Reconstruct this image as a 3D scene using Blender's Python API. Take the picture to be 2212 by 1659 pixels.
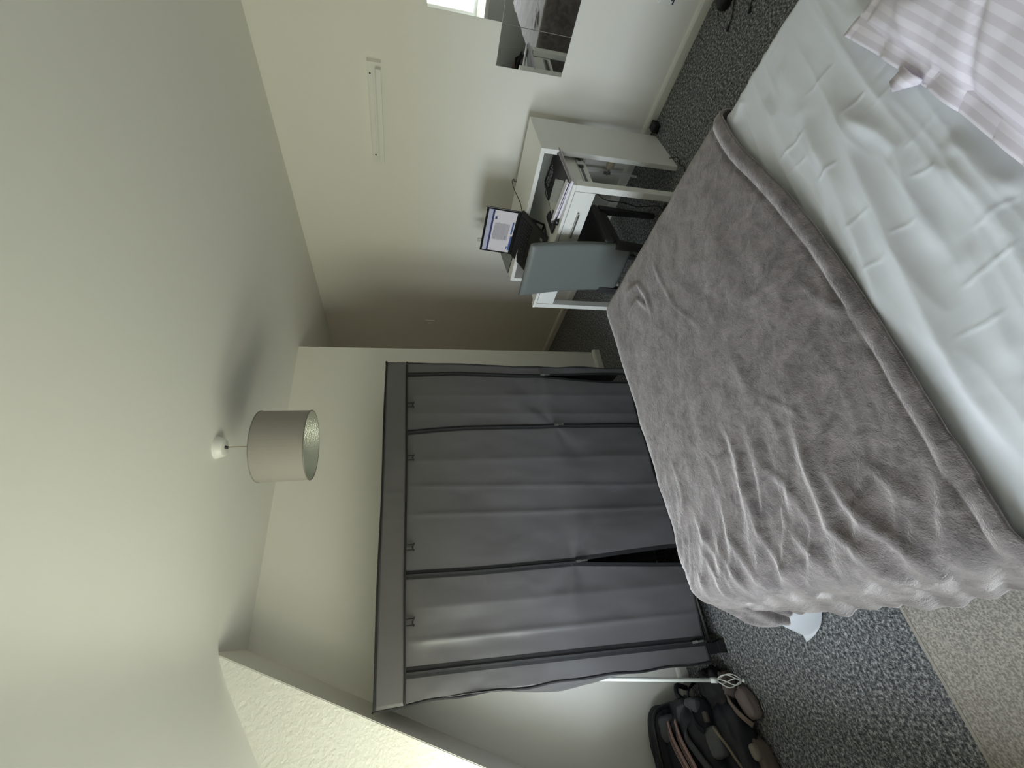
import bpy, math, random
import numpy as np
from mathutils import Vector, Matrix, noise as mnoise

random.seed(7)
S = bpy.context.scene
for o in list(bpy.data.objects):
    bpy.data.objects.remove(o)
COL = S.collection

# ------------------------------------------------------------------ camera
CAM_H = 1.5
F_PX, YAW, PITCH, ROLL = 896.19, math.radians(30.8855), math.radians(13.4943), math.radians(0.0231)
fw = Vector((math.sin(YAW)*math.cos(PITCH), math.cos(YAW)*math.cos(PITCH), -math.sin(PITCH)))
rt = Vector((math.cos(YAW), -math.sin(YAW), 0))
up = rt.cross(fw)
rt = rt*math.cos(ROLL)+up*math.sin(ROLL); up = rt.cross(fw)
cam_d = bpy.data.cameras.new('camera'); cam = bpy.data.objects.new('camera', cam_d); COL.objects.link(cam)
cx, cy, cz = -up, rt, -fw            # the phone was held on its side: picture right is down
cam.matrix_world = Matrix(((cx.x, cy.x, cz.x, 0), (cx.y, cy.y, cz.y, 0), (cx.z, cy.z, cz.z, CAM_H), (0, 0, 0, 1)))
cam_d.sensor_fit = 'HORIZONTAL'; cam_d.sensor_width = 36.0; cam_d.lens = 36.0*F_PX/2212
cam_d.clip_start = 0.02
S.camera = cam

# ------------------------------------------------------------------ light and exposure
SKY, GROUND, STRENGTH = (0.90, 0.96, 1.06, 1), (0.56, 0.55, 0.42, 1), 22.5
w = bpy.data.worlds.new('daylight'); S.world = w; w.use_nodes = True
nt = w.node_tree; nt.nodes.clear()
tc = nt.nodes.new('ShaderNodeTexCoord'); sp = nt.nodes.new('ShaderNodeSeparateXYZ')
mr = nt.nodes.new('ShaderNodeMapRange'); mr.inputs[1].default_value = -0.06; mr.inputs[2].default_value = 0.06
mx = nt.nodes.new('ShaderNodeMix'); mx.data_type = 'RGBA'
mx.inputs[6].default_value = GROUND; mx.inputs[7].default_value = SKY
bg = nt.nodes.new('ShaderNodeBackground'); bg.inputs[1].default_value = STRENGTH
wo = nt.nodes.new('ShaderNodeOutputWorld')
nt.links.new(tc.outputs['Generated'], sp.inputs[0]); nt.links.new(sp.outputs[2], mr.inputs[0])
nt.links.new(mr.outputs[0], mx.inputs[0]); nt.links.new(mx.outputs[2], bg.inputs[0]); nt.links.new(bg.outputs[0], wo.inputs[0])
WIN_X, WZ0, WZ1 = -0.88, 0.77, 1.54
CASEMENTS = [(0.60, 1.24), (1.33, 1.95)]   # dormer window y ranges; the first is added to brighten back wall and rug
for y0_, y1_ in CASEMENTS:                 # sampling portals only; the sky itself is the light
    pl = bpy.data.lights.new('window_portal', 'AREA'); pl.shape = 'RECTANGLE'; pl.size = y1_-y0_; pl.size_y = WZ1-WZ0
    pl.cycles.is_portal = True
    po = bpy.data.objects.new('window_portal', pl); COL.objects.link(po)
    po.location = (WIN_X-0.10, (y0_+y1_)/2, (WZ0+WZ1)/2)
    po.rotation_euler = Matrix(((0, 0, -1), (1, 0, 0), (0, -1, 0))).to_euler()
S.view_settings.view_transform = 'Standard'; S.view_settings.look = 'None'
S.view_settings.gamma = 1.0; S.view_settings.use_curve_mapping = False
S.view_settings.exposure = 0.0
S.cycles.max_bounces = 14; S.cycles.diffuse_bounces = 10; S.cycles.glossy_bounces = 5; S.cycles.transparent_max_bounces = 12
S.cycles.sample_clamp_indirect = 12.0

# ------------------------------------------------------------------ materials
MATS = {}
def mat(name, col, rough=0.6, metal=0.0, spec=0.5, bump=None, vary=None, sheen=0.0, emit=None, alpha=None):
    """bump=(scale, strength, distance, detail); vary=(scale, other colour, lo, hi, detail)"""
    if name in MATS: return MATS[name]
    m = bpy.data.materials.new(name); m.use_nodes = True; n = m.node_tree; b = n.nodes['Principled BSDF']
    b.inputs['Base Color'].default_value = (*col, 1); b.inputs['Roughness'].default_value = rough
    b.inputs['Metallic'].default_value = metal; b.inputs['Specular IOR Level'].default_value = spec
    if sheen:
        b.inputs['Sheen Weight'].default_value = sheen; b.inputs['Sheen Roughness'].default_value = 0.4
    co = n.nodes.new('ShaderNodeTexCoord')
    geo = n.nodes.new('ShaderNodeNewGeometry')
    if vary:
        t = n.nodes.new('ShaderNodeTexNoise'); t.inputs['Scale'].default_value = vary[0]; t.inputs['Detail'].default_value = vary[4] if len(vary) > 4 else 3
        r = n.nodes.new('ShaderNodeValToRGB'); r.color_ramp.elements[0].position = vary[2]; r.color_ramp.elements[1].position = vary[3]
        r.color_ramp.elements[0].color = (*col, 1); r.color_ramp.elements[1].color = (*vary[1], 1)
        n.links.new(geo.outputs['Position'], t.inputs['Vector']); n.links.new(t.outputs[0], r.inputs[0]); n.links.new(r.outputs[0], b.inputs['Base Color'])
    if bump:
        t2 = n.nodes.new('ShaderNodeTexNoise'); t2.inputs['Scale'].default_value = bump[0]; t2.inputs['Detail'].default_value = bump[3] if len(bump) > 3 else 2
        bp = n.nodes.new('ShaderNodeBump'); bp.inputs['Strength'].default_value = bump[1]; bp.inputs['Distance'].default_value = bump[2]
        n.links.new(geo.outputs['Position'], t2.inputs['Vector']); n.links.new(t2.outputs[0], bp.inputs['Height']); n.links.new(bp.outputs[0], b.inputs['Normal'])
    if emit:
        b.inputs['Emission Color'].default_value = (*emit[0], 1); b.inputs['Emission Strength'].default_value = emit[1]
    MATS[name] = m; return m

M_WALL = mat('wall_paint', (0.88, 0.865, 0.81), 0.75, bump=(90, 0.12, 0.002))
M_CEIL = mat('ceiling_paint', (0.86, 0.855, 0.81), 0.85, bump=(70, 0.08, 0.002))
M_PLASTER = mat('rough_plaster', (0.86, 0.85, 0.80), 0.7, bump=(60, 0.7, 0.008, 4))
M_TRIM = mat('gloss_trim', (0.80, 0.79, 0.73), 0.35)
M_WHITE = mat('white_laminate', (0.86, 0.86, 0.83), 0.30)
M_PLASTIC = mat('white_plastic', (0.85, 0.85, 0.82), 0.35)
M_BLACK = mat('black_plastic', (0.012, 0.012, 0.013), 0.4)
M_BLKFAB = mat('black_binding', (0.010, 0.010, 0.012), 0.75, bump=(900, 0.2, 0.0006))
M_STEEL = mat('steel', (0.62, 0.62, 0.60), 0.28, metal=1.0)
M_GREYFAB = mat('wardrobe_fabric', (0.098, 0.094, 0.099), 0.42, spec=0.6, bump=(1100, 0.10, 0.0006), sheen=0.3)
M_LEATHER = mat('grey_leatherette', (0.155, 0.170, 0.165), 0.5, bump=(500, 0.15, 0.0006))
M_CHAIRLEG = mat('dark_chair_leg', (0.028, 0.028, 0.028), 0.5)
M_SHEET = mat('white_cotton', (0.68, 0.70, 0.75), 0.8, bump=(700, 0.12, 0.0008), sheen=0.1)
M_DARK = mat('dark_inside', (0.012, 0.012, 0.013), 0.9)

def carpet():
    m = bpy.data.materials.new('speckled_carpet'); m.use_nodes = True; n = m.node_tree; b = n.nodes['Principled BSDF']
    geo = n.nodes.new('ShaderNodeNewGeometry')
    t = n.nodes.new('ShaderNodeTexNoise'); t.inputs['Scale'].default_value = 85; t.inputs['Detail'].default_value = 6; t.inputs['Roughness'].default_value = 0.85
    r = n.nodes.new('ShaderNodeValToRGB'); e = r.color_ramp.elements
    e[0].position = 0.39; e[0].color = (0.030, 0.034, 0.040, 1); e[1].position = 0.63; e[1].color = (0.62, 0.62, 0.61, 1)
    k = r.color_ramp.elements.new(0.50); k.color = (0.150, 0.155, 0.160, 1)
    t2 = n.nodes.new('ShaderNodeTexNoise'); t2.inputs['Scale'].default_value = 220; t2.inputs['Detail'].default_value = 3
    bp = n.nodes.new('ShaderNodeBump'); bp.inputs['Strength'].default_value = 0.9; bp.inputs['Distance'].default_value = 0.006
    for x in (t, t2): n.links.new(geo.outputs['Position'], x.inputs['Vector'])
    n.links.new(t.outputs[0], r.inputs[0]); n.links.new(r.outputs[0], b.inputs['Base Color'])
    n.links.new(t2.outputs[0], bp.inputs['Height']); n.links.new(bp.outputs[0], b.inputs['Normal'])
    b.inputs['Roughness'].default_value = 0.95; b.inputs['Specular IOR Level'].default_value = 0.1
    return m
M_CARPET = carpet()
M_RUG = mat('taupe_rug', (0.26, 0.24, 0.215), 0.95, spec=0.1, bump=(260, 0.8, 0.004), vary=(170, (0.50, 0.465, 0.42), 0.38, 0.64))

def fleece():
    m = bpy.data.materials.new('taupe_fleece'); m.use_nodes = True; n = m.node_tree; b = n.nodes['Principled BSDF']
    geo = n.nodes.new('ShaderNodeNewGeometry')
    t = n.nodes.new('ShaderNodeTexNoise'); t.inputs['Scale'].default_value = 18; t.inputs['Detail'].default_value = 9; t.inputs['Roughness'].default_value = 0.65; t.inputs['Distortion'].default_value = 0.6
    r = n.nodes.new('ShaderNodeValToRGB'); e = r.color_ramp.elements
    e[0].position = 0.36; e[0].color = (0.092, 0.081, 0.081, 1); e[1].position = 0.64; e[1].color = (0.200, 0.177, 0.175, 1)
    t2 = n.nodes.new('ShaderNodeTexNoise'); t2.inputs['Scale'].default_value = 330; t2.inputs['Detail'].default_value = 4
    t3 = n.nodes.new('ShaderNodeTexNoise'); t3.inputs['Scale'].default_value = 60; t3.inputs['Detail'].default_value = 4; t3.inputs['Distortion'].default_value = 1.0
    b1 = n.nodes.new('ShaderNodeBump'); b1.inputs['Strength'].default_value = 0.55; b1.inputs['Distance'].default_value = 0.004
    b2 = n.nodes.new('ShaderNodeBump'); b2.inputs['Strength'].default_value = 0.35; b2.inputs['Distance'].default_value = 0.008
    for x in (t, t2, t3): n.links.new(geo.outputs['Position'], x.inputs['Vector'])
    n.links.new(t.outputs[0], r.inputs[0]); n.links.new(r.outputs[0], b.inputs['Base Color'])
    n.links.new(t2.outputs[0], b1.inputs['Height']); n.links.new(t3.outputs[0], b2.inputs['Height'])
    n.links.new(b2.outputs[0], b1.inputs['Normal']); n.links.new(b1.outputs[0], b.inputs['Normal'])
    b.inputs['Roughness'].default_value = 0.85; b.inputs['Specular IOR Level'].default_value = 0.15
    b.inputs['Sheen Weight'].default_value = 1.0; b.inputs['Sheen Roughness'].default_value = 0.42; b.inputs['Sheen Tint'].default_value = (1.0, 0.93, 0.91, 1)
    return m
M_FLEECE = fleece()

def stripe_cotton():
    m = bpy.data.materials.new('satin_stripe_cotton'); m.use_nodes = True; n = m.node_tree; b = n.nodes['Principled BSDF']
    uv = n.nodes.new('ShaderNodeUVMap'); s = n.nodes.new('ShaderNodeSeparateXYZ')
    wv = n.nodes.new('ShaderNodeMath'); wv.operation = 'MULTIPLY'; wv.inputs[1].default_value = 2*math.pi/0.022
    sn = n.nodes.new('ShaderNodeMath'); sn.operation = 'SINE'
    cr = n.nodes.new('ShaderNodeMapRange'); cr.inputs[1].default_value = -0.12; cr.inputs[2].default_value = 0.12
    mixc = n.nodes.new('ShaderNodeMix'); mixc.data_type = 'RGBA'
    mixc.inputs[6].default_value = (0.70, 0.65, 0.735, 1); mixc.inputs[7].default_value = (0.81, 0.765, 0.855, 1)
    rr = n.nodes.new('ShaderNodeMapRange'); rr.inputs[3].default_value = 0.38; rr.inputs[4].default_value = 0.8
    n.links.new(uv.outputs[0], s.inputs[0]); n.links.new(s.outputs[1], wv.inputs[0]); n.links.new(wv.outputs[0], sn.inputs[0])
    n.links.new(sn.outputs[0], cr.inputs[0]); n.links.new(cr.outputs[0], mixc.inputs[0]); n.links.new(cr.outputs[0], rr.inputs[0])
    n.links.new(mixc.outputs[2], b.inputs['Base Color']); n.links.new(rr.outputs[0], b.inputs['Roughness'])
    return m
M_STRIPE = stripe_cotton()

def glass():
    m = bpy.data.materials.new('window_glass'); m.use_nodes = True; n = m.node_tree; n.nodes.clear()
    o = n.nodes.new('ShaderNodeOutputMaterial'); tr = n.nodes.new('ShaderNodeBsdfTransparent'); g = n.nodes.new('ShaderNodeBsdfGlossy')
    g.inputs['Roughness'].default_value = 0.02; tr.inputs[0].default_value = (0.95, 0.97, 0.96, 1)
    mx = n.nodes.new('ShaderNodeMixShader'); mx.inputs[0].default_value = 0.06
    n.links.new(tr.outputs[0], mx.inputs[1]); n.links.new(g.outputs[0], mx.inputs[2]); n.links.new(mx.outputs[0], o.inputs[0])
    return m
M_GLASS = glass()
M_MIRROR = mat('mirror_glass', (0.86, 0.88, 0.87), 0.015, metal=1.0)

# ------------------------------------------------------------------ mesh helpers
def thing(name, loc, label, cat, group=None):
    o = bpy.data.objects.new(name, None); COL.objects.link(o); o.location = loc; o.empty_display_size = 0.1
    o['label'] = label; o['category'] = cat
    if group: o['group'] = group
    return o
def tag(o, label, cat, group=None):
    o['label'] = label; o['category'] = cat
    if group: o['group'] = group
    return o
def wloc(o):
    v = Vector((0, 0, 0))
    while o: v += o.location; o = o.parent
    return v
def obj(name, V, F, m, parent=None, smooth=False, label=None, kind=None, mi=None, uv=None):
    """V in world coordinates; the origin goes to the bottom centre."""
    V = np.asarray(V, float).reshape(-1, 3)
    lo, hi = V.min(0), V.max(0); c = np.array([(lo[0]+hi[0])/2, (lo[1]+hi[1])/2, lo[2]])
    me = bpy.data.meshes.new(name); me.from_pydata([tuple(v) for v in (V-c)], [], [tuple(int(i) for i in f) for f in F])
    ms = m if isinstance(m, (list, tuple)) else [m]
    for k in ms: me.materials.append(k)
    if mi is not None: me.polygons.foreach_set('material_index', np.asarray(mi, dtype=np.int32))
    if smooth: me.polygons.foreach_set('use_smooth', np.ones(len(me.polygons), dtype=bool))
    if uv is not None:
        ul = me.uv_layers.new(name='UVMap'); li = np.zeros(len(me.loops), dtype=np.int32); me.loops.foreach_get('vertex_index', li)
        ul.data.foreach_set('uv', np.asarray(uv)[li].astype(np.float32).ravel())
    me.update()
    o = bpy.data.objects.new(name, me); COL.objects.link(o)
    if parent is not None: o.parent = parent; o.location = Vector(c)-wloc(parent)
    else: o.location = c
    if label: o['label'] = label
    if kind: o['kind'] = kind
    return o
def struct(name, V, F, m, **k): return obj(name, V, F, m, kind='structure', **k)
BOXF = [(0, 3, 2, 1), (4, 5, 6, 7), (0, 1, 5, 4), (1, 2, 6, 5), (2, 3, 7, 6), (3, 0, 4, 7)]
def box(x0, x1, y0, y1, z0, z1):
    return [(x0, y0, z0), (x1, y0, z0), (x1, y1, z0), (x0, y1, z0), (x0, y0, z1), (x1, y0, z1), (x1, y1, z1), (x0, y1, z1)], list(BOXF)
def join(*parts):
    V, F, n = [], [], 0
    for v, f in parts:
        v = [tuple(p) for p in np.asarray(v, float)]; V += v; F += [tuple(i+n for i in q) for q in f]; n += len(v)
    return V, F
def rotz(V, ang, c):
    V = np.asarray(V, float).copy(); x = V[:, 0]-c[0]; y = V[:, 1]-c[1]; ca, sa = math.cos(ang), math.sin(ang)
    V[:, 0] = c[0]+x*ca-y*sa; V[:, 1] = c[1]+x*sa+y*ca; return V
def basis_box(o, ex, ey, ez, lx, ly, lz):
    """box spanned from corner o along unit vectors with (lo, hi) extents"""
    o, ex, ey, ez = [np.array(t, float) for t in (o, ex, ey, ez)]
    V = [o+ex*x+ey*y+ez*z for z in lz for x, y in ((lx[0], ly[0]), (lx[1], ly[0]), (lx[1], ly[1]), (lx[0], ly[1]))]
    return V, list(BOXF)
def tube(path, r, n=10, caps=True):
    P = [Vector(p) for p in path]; R = r if isinstance(r, (list, tuple)) else [r]*len(P)
    V, F = [], []; ref = None
    for i, p in enumerate(P):
        d = (P[min(i+1, len(P)-1)]-P[max(i-1, 0)]).normalized()
        if ref is None: ref = Vector((0, 0, 1)) if abs(d.z) < 0.9 else Vector((1, 0, 0))
        a = d.cross(ref).normalized(); b = d.cross(a).normalized(); ref = -b if False else ref
        for k in range(n):
            t = 2*math.pi*k/n; V.append(p+(a*math.cos(t)+b*math.sin(t))*R[i])
    for i in range(len(P)-1):
        for k in range(n): F.append((i*n+k, i*n+(k+1) % n, (i+1)*n+(k+1) % n, (i+1)*n+k))
    if caps: F.append(tuple(range(n-1, -1, -1))); F.append(tuple(range((len(P)-1)*n, len(P)*n)))
    return V, F
def spline(pts, n=8):
    """Catmull-Rom through the points"""
    P = [Vector(p) for p in pts]; P = [P[0]*2-P[1]]+P+[P[-1]*2-P[-2]]; out = []
    for i in range(1, len(P)-2):
        for k in range(n):
            t = k/n; a, b, c, d = P[i-1], P[i], P[i+1], P[i+2]
            out.append(0.5*((2*b)+(c-a)*t+(2*a-5*b+4*c-d)*t*t+(3*b-a-3*c+d)*t**3))
    out.append(P[-2]); return out
def lathe(prof, c, n=40, closed=False):
    V, F = [], []; m = len(prof)
    for r, z in prof:
        for k in range(n): t = 2*math.pi*k/n; V.append((c[0]+r*math.cos(t), c[1]+r*math.sin(t), c[2]+z))
    for i in range(m if closed else m-1):
        j = (i+1) % m
        for k in range(n): F.append((i*n+k, i*n+(k+1) % n, j*n+(k+1) % n, j*n+k))
    return V, F
def grid_faces(na, nb, keep=None):
    return [(i*nb+j, (i+1)*nb+j, (i+1)*nb+j+1, i*nb+j+1) for i in range(na-1) for j in range(nb-1) if keep is None or keep[i, j]]
def bevel(o, w, seg=2):
    b = o.modifiers.new('soft_edges', 'BEVEL'); b.width = w; b.segments = seg; b.limit_method = 'ANGLE'; b.angle_limit = math.radians(40)
    return o
def solid(o, t, off=-1.0):
    s = o.modifiers.new('thickness', 'SOLIDIFY'); s.thickness = t; s.offset = off; return o
# value noise for cloth
_rng = np.random.RandomState(11); _TAB = _rng.rand(256, 256)
def vnoise(x, y):
    xi = np.floor(x).astype(int); yi = np.floor(y).astype(int); fx = x-xi; fy = y-yi
    fx = fx*fx*(3-2*fx); fy = fy*fy*(3-2*fy); g = lambda a, b: _TAB[a % 256, b % 256]
    return (g(xi, yi)*(1-fx)*(1-fy)+g(xi+1, yi)*fx*(1-fy)+g(xi, yi+1)*(1-fx)*fy+g(xi+1, yi+1)*fx*fy)*2-1
def fbm(x, y, o=4):
    s = 0; a = 1.0
    for k in range(o): s = s+a*vnoise(x*2**k+17.3*k, y*2**k+5.1*k); a *= 0.5
    return s
def ridge(A, B, line, wd, ht, sharp=2.0):
    """soft fold along a polyline, tapering towards its ends"""
    L = np.array(line, float); seg = np.linalg.norm(np.diff(L, axis=0), axis=1); tot = seg.sum(); D = np.full(A.shape, 1e9); U = np.zeros(A.shape); s0 = 0
    for i in range(len(L)-1):
        d = L[i+1]-L[i]; l2 = (d*d).sum()+1e-12; t = np.clip(((A-L[i, 0])*d[0]+(B-L[i, 1])*d[1])/l2, 0, 1)
        q = np.hypot(A-L[i, 0]-t*d[0], B-L[i, 1]-t*d[1]); k = q < D; D = np.where(k, q, D); U = np.where(k, (s0+t*seg[i])/tot, U); s0 += seg[i]
    tap = np.clip(np.minimum(U, 1-U)/0.22, 0.0, 1); tap = 0.15+0.85*tap*tap*(3-2*tap)
    return ht*np.exp(-(D/wd)**sharp)*tap

# ------------------------------------------------------------------ the room
WX, BY, CZ = 2.642, 2.587, 2.275       # desk wall, wardrobe wall, ceiling
PX = 1.852                             # free end of the wardrobe wall
DY0, DY1 = 0.30, 2.167                 # dormer cheeks
CRX = 0.050                            # crease between flat ceiling and roof
SL, DSL = 2.03, 0.60                   # roof slope, dormer ceiling slope
FY, AY = -0.95, 3.75
def slx(z): return CRX-(CZ-z)/SL
LX = slx(0)
T = 0.10
struct('floor', *box(LX-0.4, WX+T, FY-T, AY+T, -0.1, 0.0), M_CARPET)
struct('ceiling', *box(CRX, WX+T, FY-T, AY+T, CZ, CZ+T), M_CEIL)
struct('wall_right', *box(WX, WX+T, FY-T, AY+T, 0, CZ), M_WALL)
struct('wall_back', *box(LX-0.1, PX, BY, BY+T, 0, CZ), M_WALL)
struct('wall_alcove_left', *box(PX-T, PX, BY+T, AY, 0, CZ), M_WALL)
struct('wall_alcove_back', *box(PX-T, WX, AY, AY+T, 0, CZ), M_WALL)
struct('wall_front', *box(LX-0.5, WX+T, FY-T, FY, 0, CZ+T), M_WALL)
def slab(pts, nrm, t=0.08):
    P = [np.array(p, float) for p in pts]; nrm = np.array(nrm, float); nrm /= np.linalg.norm(nrm); n = len(P)
    V = P+[p+nrm*t for p in P]; F = [tuple(range(n)), tuple(range(2*n-1, n-1, -1))]+[(i, (i+1) % n+0, (i+1) % n+n, i+n) for i in range(n)]
    return V, F
outn = (-SL, 0, 1)
struct('roof_slope_back', *slab([(CRX, DY1+0.003, CZ), (CRX, BY, CZ), (LX, BY, 0), (LX, DY1+0.003, 0)], outn), M_WALL)
struct('roof_slope_front', *slab([(CRX, FY, CZ), (CRX, DY0, CZ), (LX, DY0, 0), (LX, FY, 0)], outn), M_WALL)
SILL = WZ0-0.06
struct('knee_wall', *slab([(slx(SILL), DY0, SILL), (slx(SILL), DY1, SILL), (LX, DY1, 0), (LX, DY0, 0)], outn), M_WALL)
DXZ = CZ-DSL*(CRX-WIN_X)               # dormer ceiling height at the window wall
# dormer ceiling with a soft plastered crease
def dcz(x):
    t = (CRX-x)/0.13
    return CZ-0.001-DSL*0.13*(math.log(1+math.exp(min(t*2.4, 30)))/2.4-0.02)
prof = [(x, dcz(x)) for x in np.linspace(CRX+0.22, CRX-0.30, 40)]+[(WIN_X-0.05, dcz(WIN_X-0.05))]
V = []
for y in (DY0, DY1): V += [(x, y, z) for x, z in prof]
for y in (DY0, DY1): V += [(x, y, z+0.12) for x, z in prof]
k = len(prof); F = [(i, i+1, k+i+1, k+i) for i in range(k-1)]+[(2*k+i, 3*k+i, 3*k+i+1, 2*k+i+1) for i in range(k-1)]+[(i, 2*k+i, 2*k+i+1, i+1) for i in range(k-1)]+[(k+i, k+i+1, 3*k+i+1, 3*k+i) for i in range(k-1)]+[(0, k, 3*k, 2*k), (k-1, 2*k+k-1, 4*k-1, 2*k-1)]
struct('ceiling_dormer', V, F, M_CEIL, smooth=False)
DXZ = dcz(WIN_X)+0.02
for nm, y, s in (('wall_dormer_far', DY1, 1), ('wall_dormer_near', DY0, -1)):
    pts = [(CRX-0.004, y, CZ), (slx(SILL)-0.004, y, SILL), (WIN_X-0.05, y, SILL-0.05), (WIN_X-0.05, y, DXZ-0.01)]
    struct(nm, *slab(pts, (0, s, 0), 0.06), M_PLASTER)
struct('sill_shelf', *box(WIN_X-0.1, slx(SILL)+0.02, DY0, DY1, SILL-0.04, SILL), M_TRIM)
ycuts = [DY0]+[t for c_ in CASEMENTS for t in c_]+[DY1]
wp = [box(WIN_X-T, WIN_X, ycuts[i], ycuts[i+1], SILL, DXZ) for i in (0, 2, 4)]
for y0_, y1_ in CASEMENTS: wp += [box(WIN_X-T, WIN_X, y0_, y1_, SILL, WZ0), box(WIN_X-T, WIN_X, y0_, y1_, WZ1, DXZ)]
struct('wall_dormer_window', *join(*wp), M_WALL)
# unseen oak door added to bounce a warm tone into the alcove
dr1 = bpy.data.objects.new('bounce_door', None); COL.objects.link(dr1); dr1.location = (PX+0.02, 3.15, 0); dr1['kind'] = 'structure'
M_OAK = mat('brown_oak', (0.42, 0.23, 0.10), 0.45, vary=(14, (0.34, 0.18, 0.075), 0.4, 0.6, 5))
obj('bounce_door_leaf', *box(PX+0.002, PX+0.04, 2.72, 3.50, 0.005, 2.0), M_OAK, dr1)
obj('bounce_door_handle', *tube([(PX+0.04, 2.80, 1.0), (PX+0.085, 2.80, 1.0), (PX+0.085, 2.91, 1.0)], 0.009, 10), M_STEEL, dr1)
# windows; the nearer one is an added opening for more daylight
for k_, (y0_, y1_) in enumerate(CASEMENTS):
    win = bpy.data.objects.new('window_%d' % (k_+1), None); COL.objects.link(win); win.location = (WIN_X-0.06, (y0_+y1_)/2, WZ0); win['kind'] = 'structure'
    xa, xb, ym = WIN_X-0.085, WIN_X-0.035, (y0_+y1_)/2
    fr = [box(xa, xb, y0_, y0_+0.045, WZ0, WZ1), box(xa, xb, y1_-0.045, y1_, WZ0, WZ1), box(xa, xb, y0_+0.045, y1_-0.045, WZ0, WZ0+0.045), box(xa, xb, y0_+0.045, y1_-0.045, WZ1-0.045, WZ1)]
    obj('window_frame', *join(*fr), M_PLASTIC, win)
    obj('window_pane', *box(WIN_X-0.064, WIN_X-0.058, y0_+0.045, y1_-0.045, WZ0+0.045, WZ1-0.045), M_GLASS, win)
    obj('window_handle', *join(box(WIN_X-0.035, WIN_X-0.02, ym-0.012, ym+0.012, WZ0+0.01, WZ0+0.05), box(WIN_X-0.02, WIN_X-0.008, ym-0.012, ym+0.10, WZ0+0.025, WZ0+0.04)), M_PLASTIC, win)
# skirting
SK = 0.062
def skirt_prof(d):                      # depth out of the wall, height
    return [(0, 0), (0.016, 0), (0.016, SK-0.018), (0.011, SK-0.006), (0.005, SK), (0, SK)]
def skirting(name, p0, p1, nrm):
    p0, p1, nrm = np.array(p0, float), np.array(p1, float), np.array(nrm, float); pr = skirt_prof(0); k = len(pr)
    V = [np.array([p[0]+nrm[0]*d, p[1]+nrm[1]*d, z]) for p in (p0, p1) for d, z in pr]
    F = [(i, (i+1) % k, k+(i+1) % k, k+i) for i in range(k)]+[tuple(range(k-1, -1, -1)), tuple(range(k, 2*k))]
    struct(name, V, F, M_TRIM)
skirting('baseboard_right', (WX, FY), (WX, AY), (-1, 0))
skirting('baseboard_back', (LX, BY), (PX+0.016, BY), (0, -1))
skirting('baseboard_alcove', (PX, BY), (PX, 2.70), (1, 0))
# rug
a = math.radians(3.2)
V = rotz(box(-0.95, 0.55, 0.1, 1.20, 0.001, 0.010)[0], a, (-0.1, 1.20)); rug = thing('floor_rug', (-0.2, 0.6, 0.0), 'flat taupe woven rug on the grey carpet beside the bed', 'rug')
obj('rug_pile', V, BOXF, M_RUG, rug)
M_BIND = mat('rug_binding', (0.36, 0.33, 0.29), 0.9)
V = rotz(box(-0.95, 0.55, 1.196, 1.206, 0.0012, 0.0115)[0], a, (-0.1, 1.20)); obj('edge_binding', V, BOXF, M_BIND, rug)

# ------------------------------------------------------------------ bed
X0, X1, Y1 = 0.045, 1.31, 1.455
def drape(A, B, top, r=0.055, grow=0.0):
    exl = np.maximum(X0-A, 0); exr = np.maximum(A-X1, 0); ey = np.maximum(B-Y1, 0)
    ex = exl+exr; e = np.sqrt(ex**2+ey**2)+1e-9
    phi = np.arctan2(ey, ex); th = np.radians(78-17*np.sin(2*phi)**2); ea = r*th
    t = np.minimum(e, ea)/r
    out = r*np.sin(t)+np.maximum(e-ea, 0)*np.cos(th)+grow*np.minimum(e/0.05, 1)
    down = r*(1-np.cos(t))+np.maximum(e-ea, 0)*np.sin(th)
    ux = np.where(exl > 0, -1, 1)*ex/e; uy = ey/e
    return np.stack([np.clip(A, X0, X1)+ux*out, np.minimum(B, Y1)+uy*out, top-down], -1)
def displace(Pg, D):
    ga = np.gradient(Pg, axis=0); gb = np.gradient(Pg, axis=1); n = np.cross(ga, gb); n /= np.linalg.norm(n, axis=-1, keepdims=True)+1e-12
    return Pg+n*D[..., None]
bed = thing('double_bed', (0.68, 0.5, 0), 'double bed base and mattress under the white sheet', 'bed')
bevel(obj('bed_base', *box(0.06, 1.29, -0.42, 1.43, 0.06, 0.26), mat('bed_base_fabric', (0.20, 0.19, 0.19), 0.9), bed), 0.01)
bevel(obj('mattress', *box(0.035, 1.32, -0.44, 1.465, 0.262, 0.495), mat('mattress_ticking', (0.75, 0.75, 0.76), 0.85), bed), 0.035, 4)
for x in (0.10, 1.24):
    for y in (-0.36, 1.36): obj('castor_leg', *lathe([(0, 0), (0.025, 0), (0.02, 0.06), (0, 0.06)], (x, y, 0), 14), M_BLACK, bed)

SF = {'A': [(1.051, 0.383), (0.931, 0.41), (0.807, 0.428), (0.724, 0.445), (0.623, 0.466), (0.546, 0.484), (0.40, 0.52)],
 'B': [(1.06, 0.31), (0.932, 0.337), (0.812, 0.372), (0.717, 0.39), (0.599, 0.412), (0.518, 0.427), (0.42, 0.444), (0.25, 0.47), (0.1, 0.47)],
 'C': [(0.975, 0.327), (0.892, 0.324), (0.819, 0.311), (0.757, 0.309), (0.668, 0.338), (0.609, 0.353), (0.48, 0.37)],
 'D': [(0.69, 0.297), (0.628, 0.278), (0.556, 0.276), (0.46, 0.285), (0.3, 0.33)], 'E': [(0.702, 0.254), (0.634, 0.245), (0.571, 0.249), (0.5, 0.24)],
 'G': [(1.302, 0.469), (1.271, 0.534)], 'H': [(1.217, 0.418), (1.02, 0.462), (0.9, 0.47)], 'I': [(1.25, 0.36), (1.12, 0.37), (1.0, 0.40)], 'J': [(0.52, 0.33), (0.4, 0.36), (0.25, 0.40)], 'K': [(0.42, 0.20), (0.3, 0.26), (0.15, 0.30)]}
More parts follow.
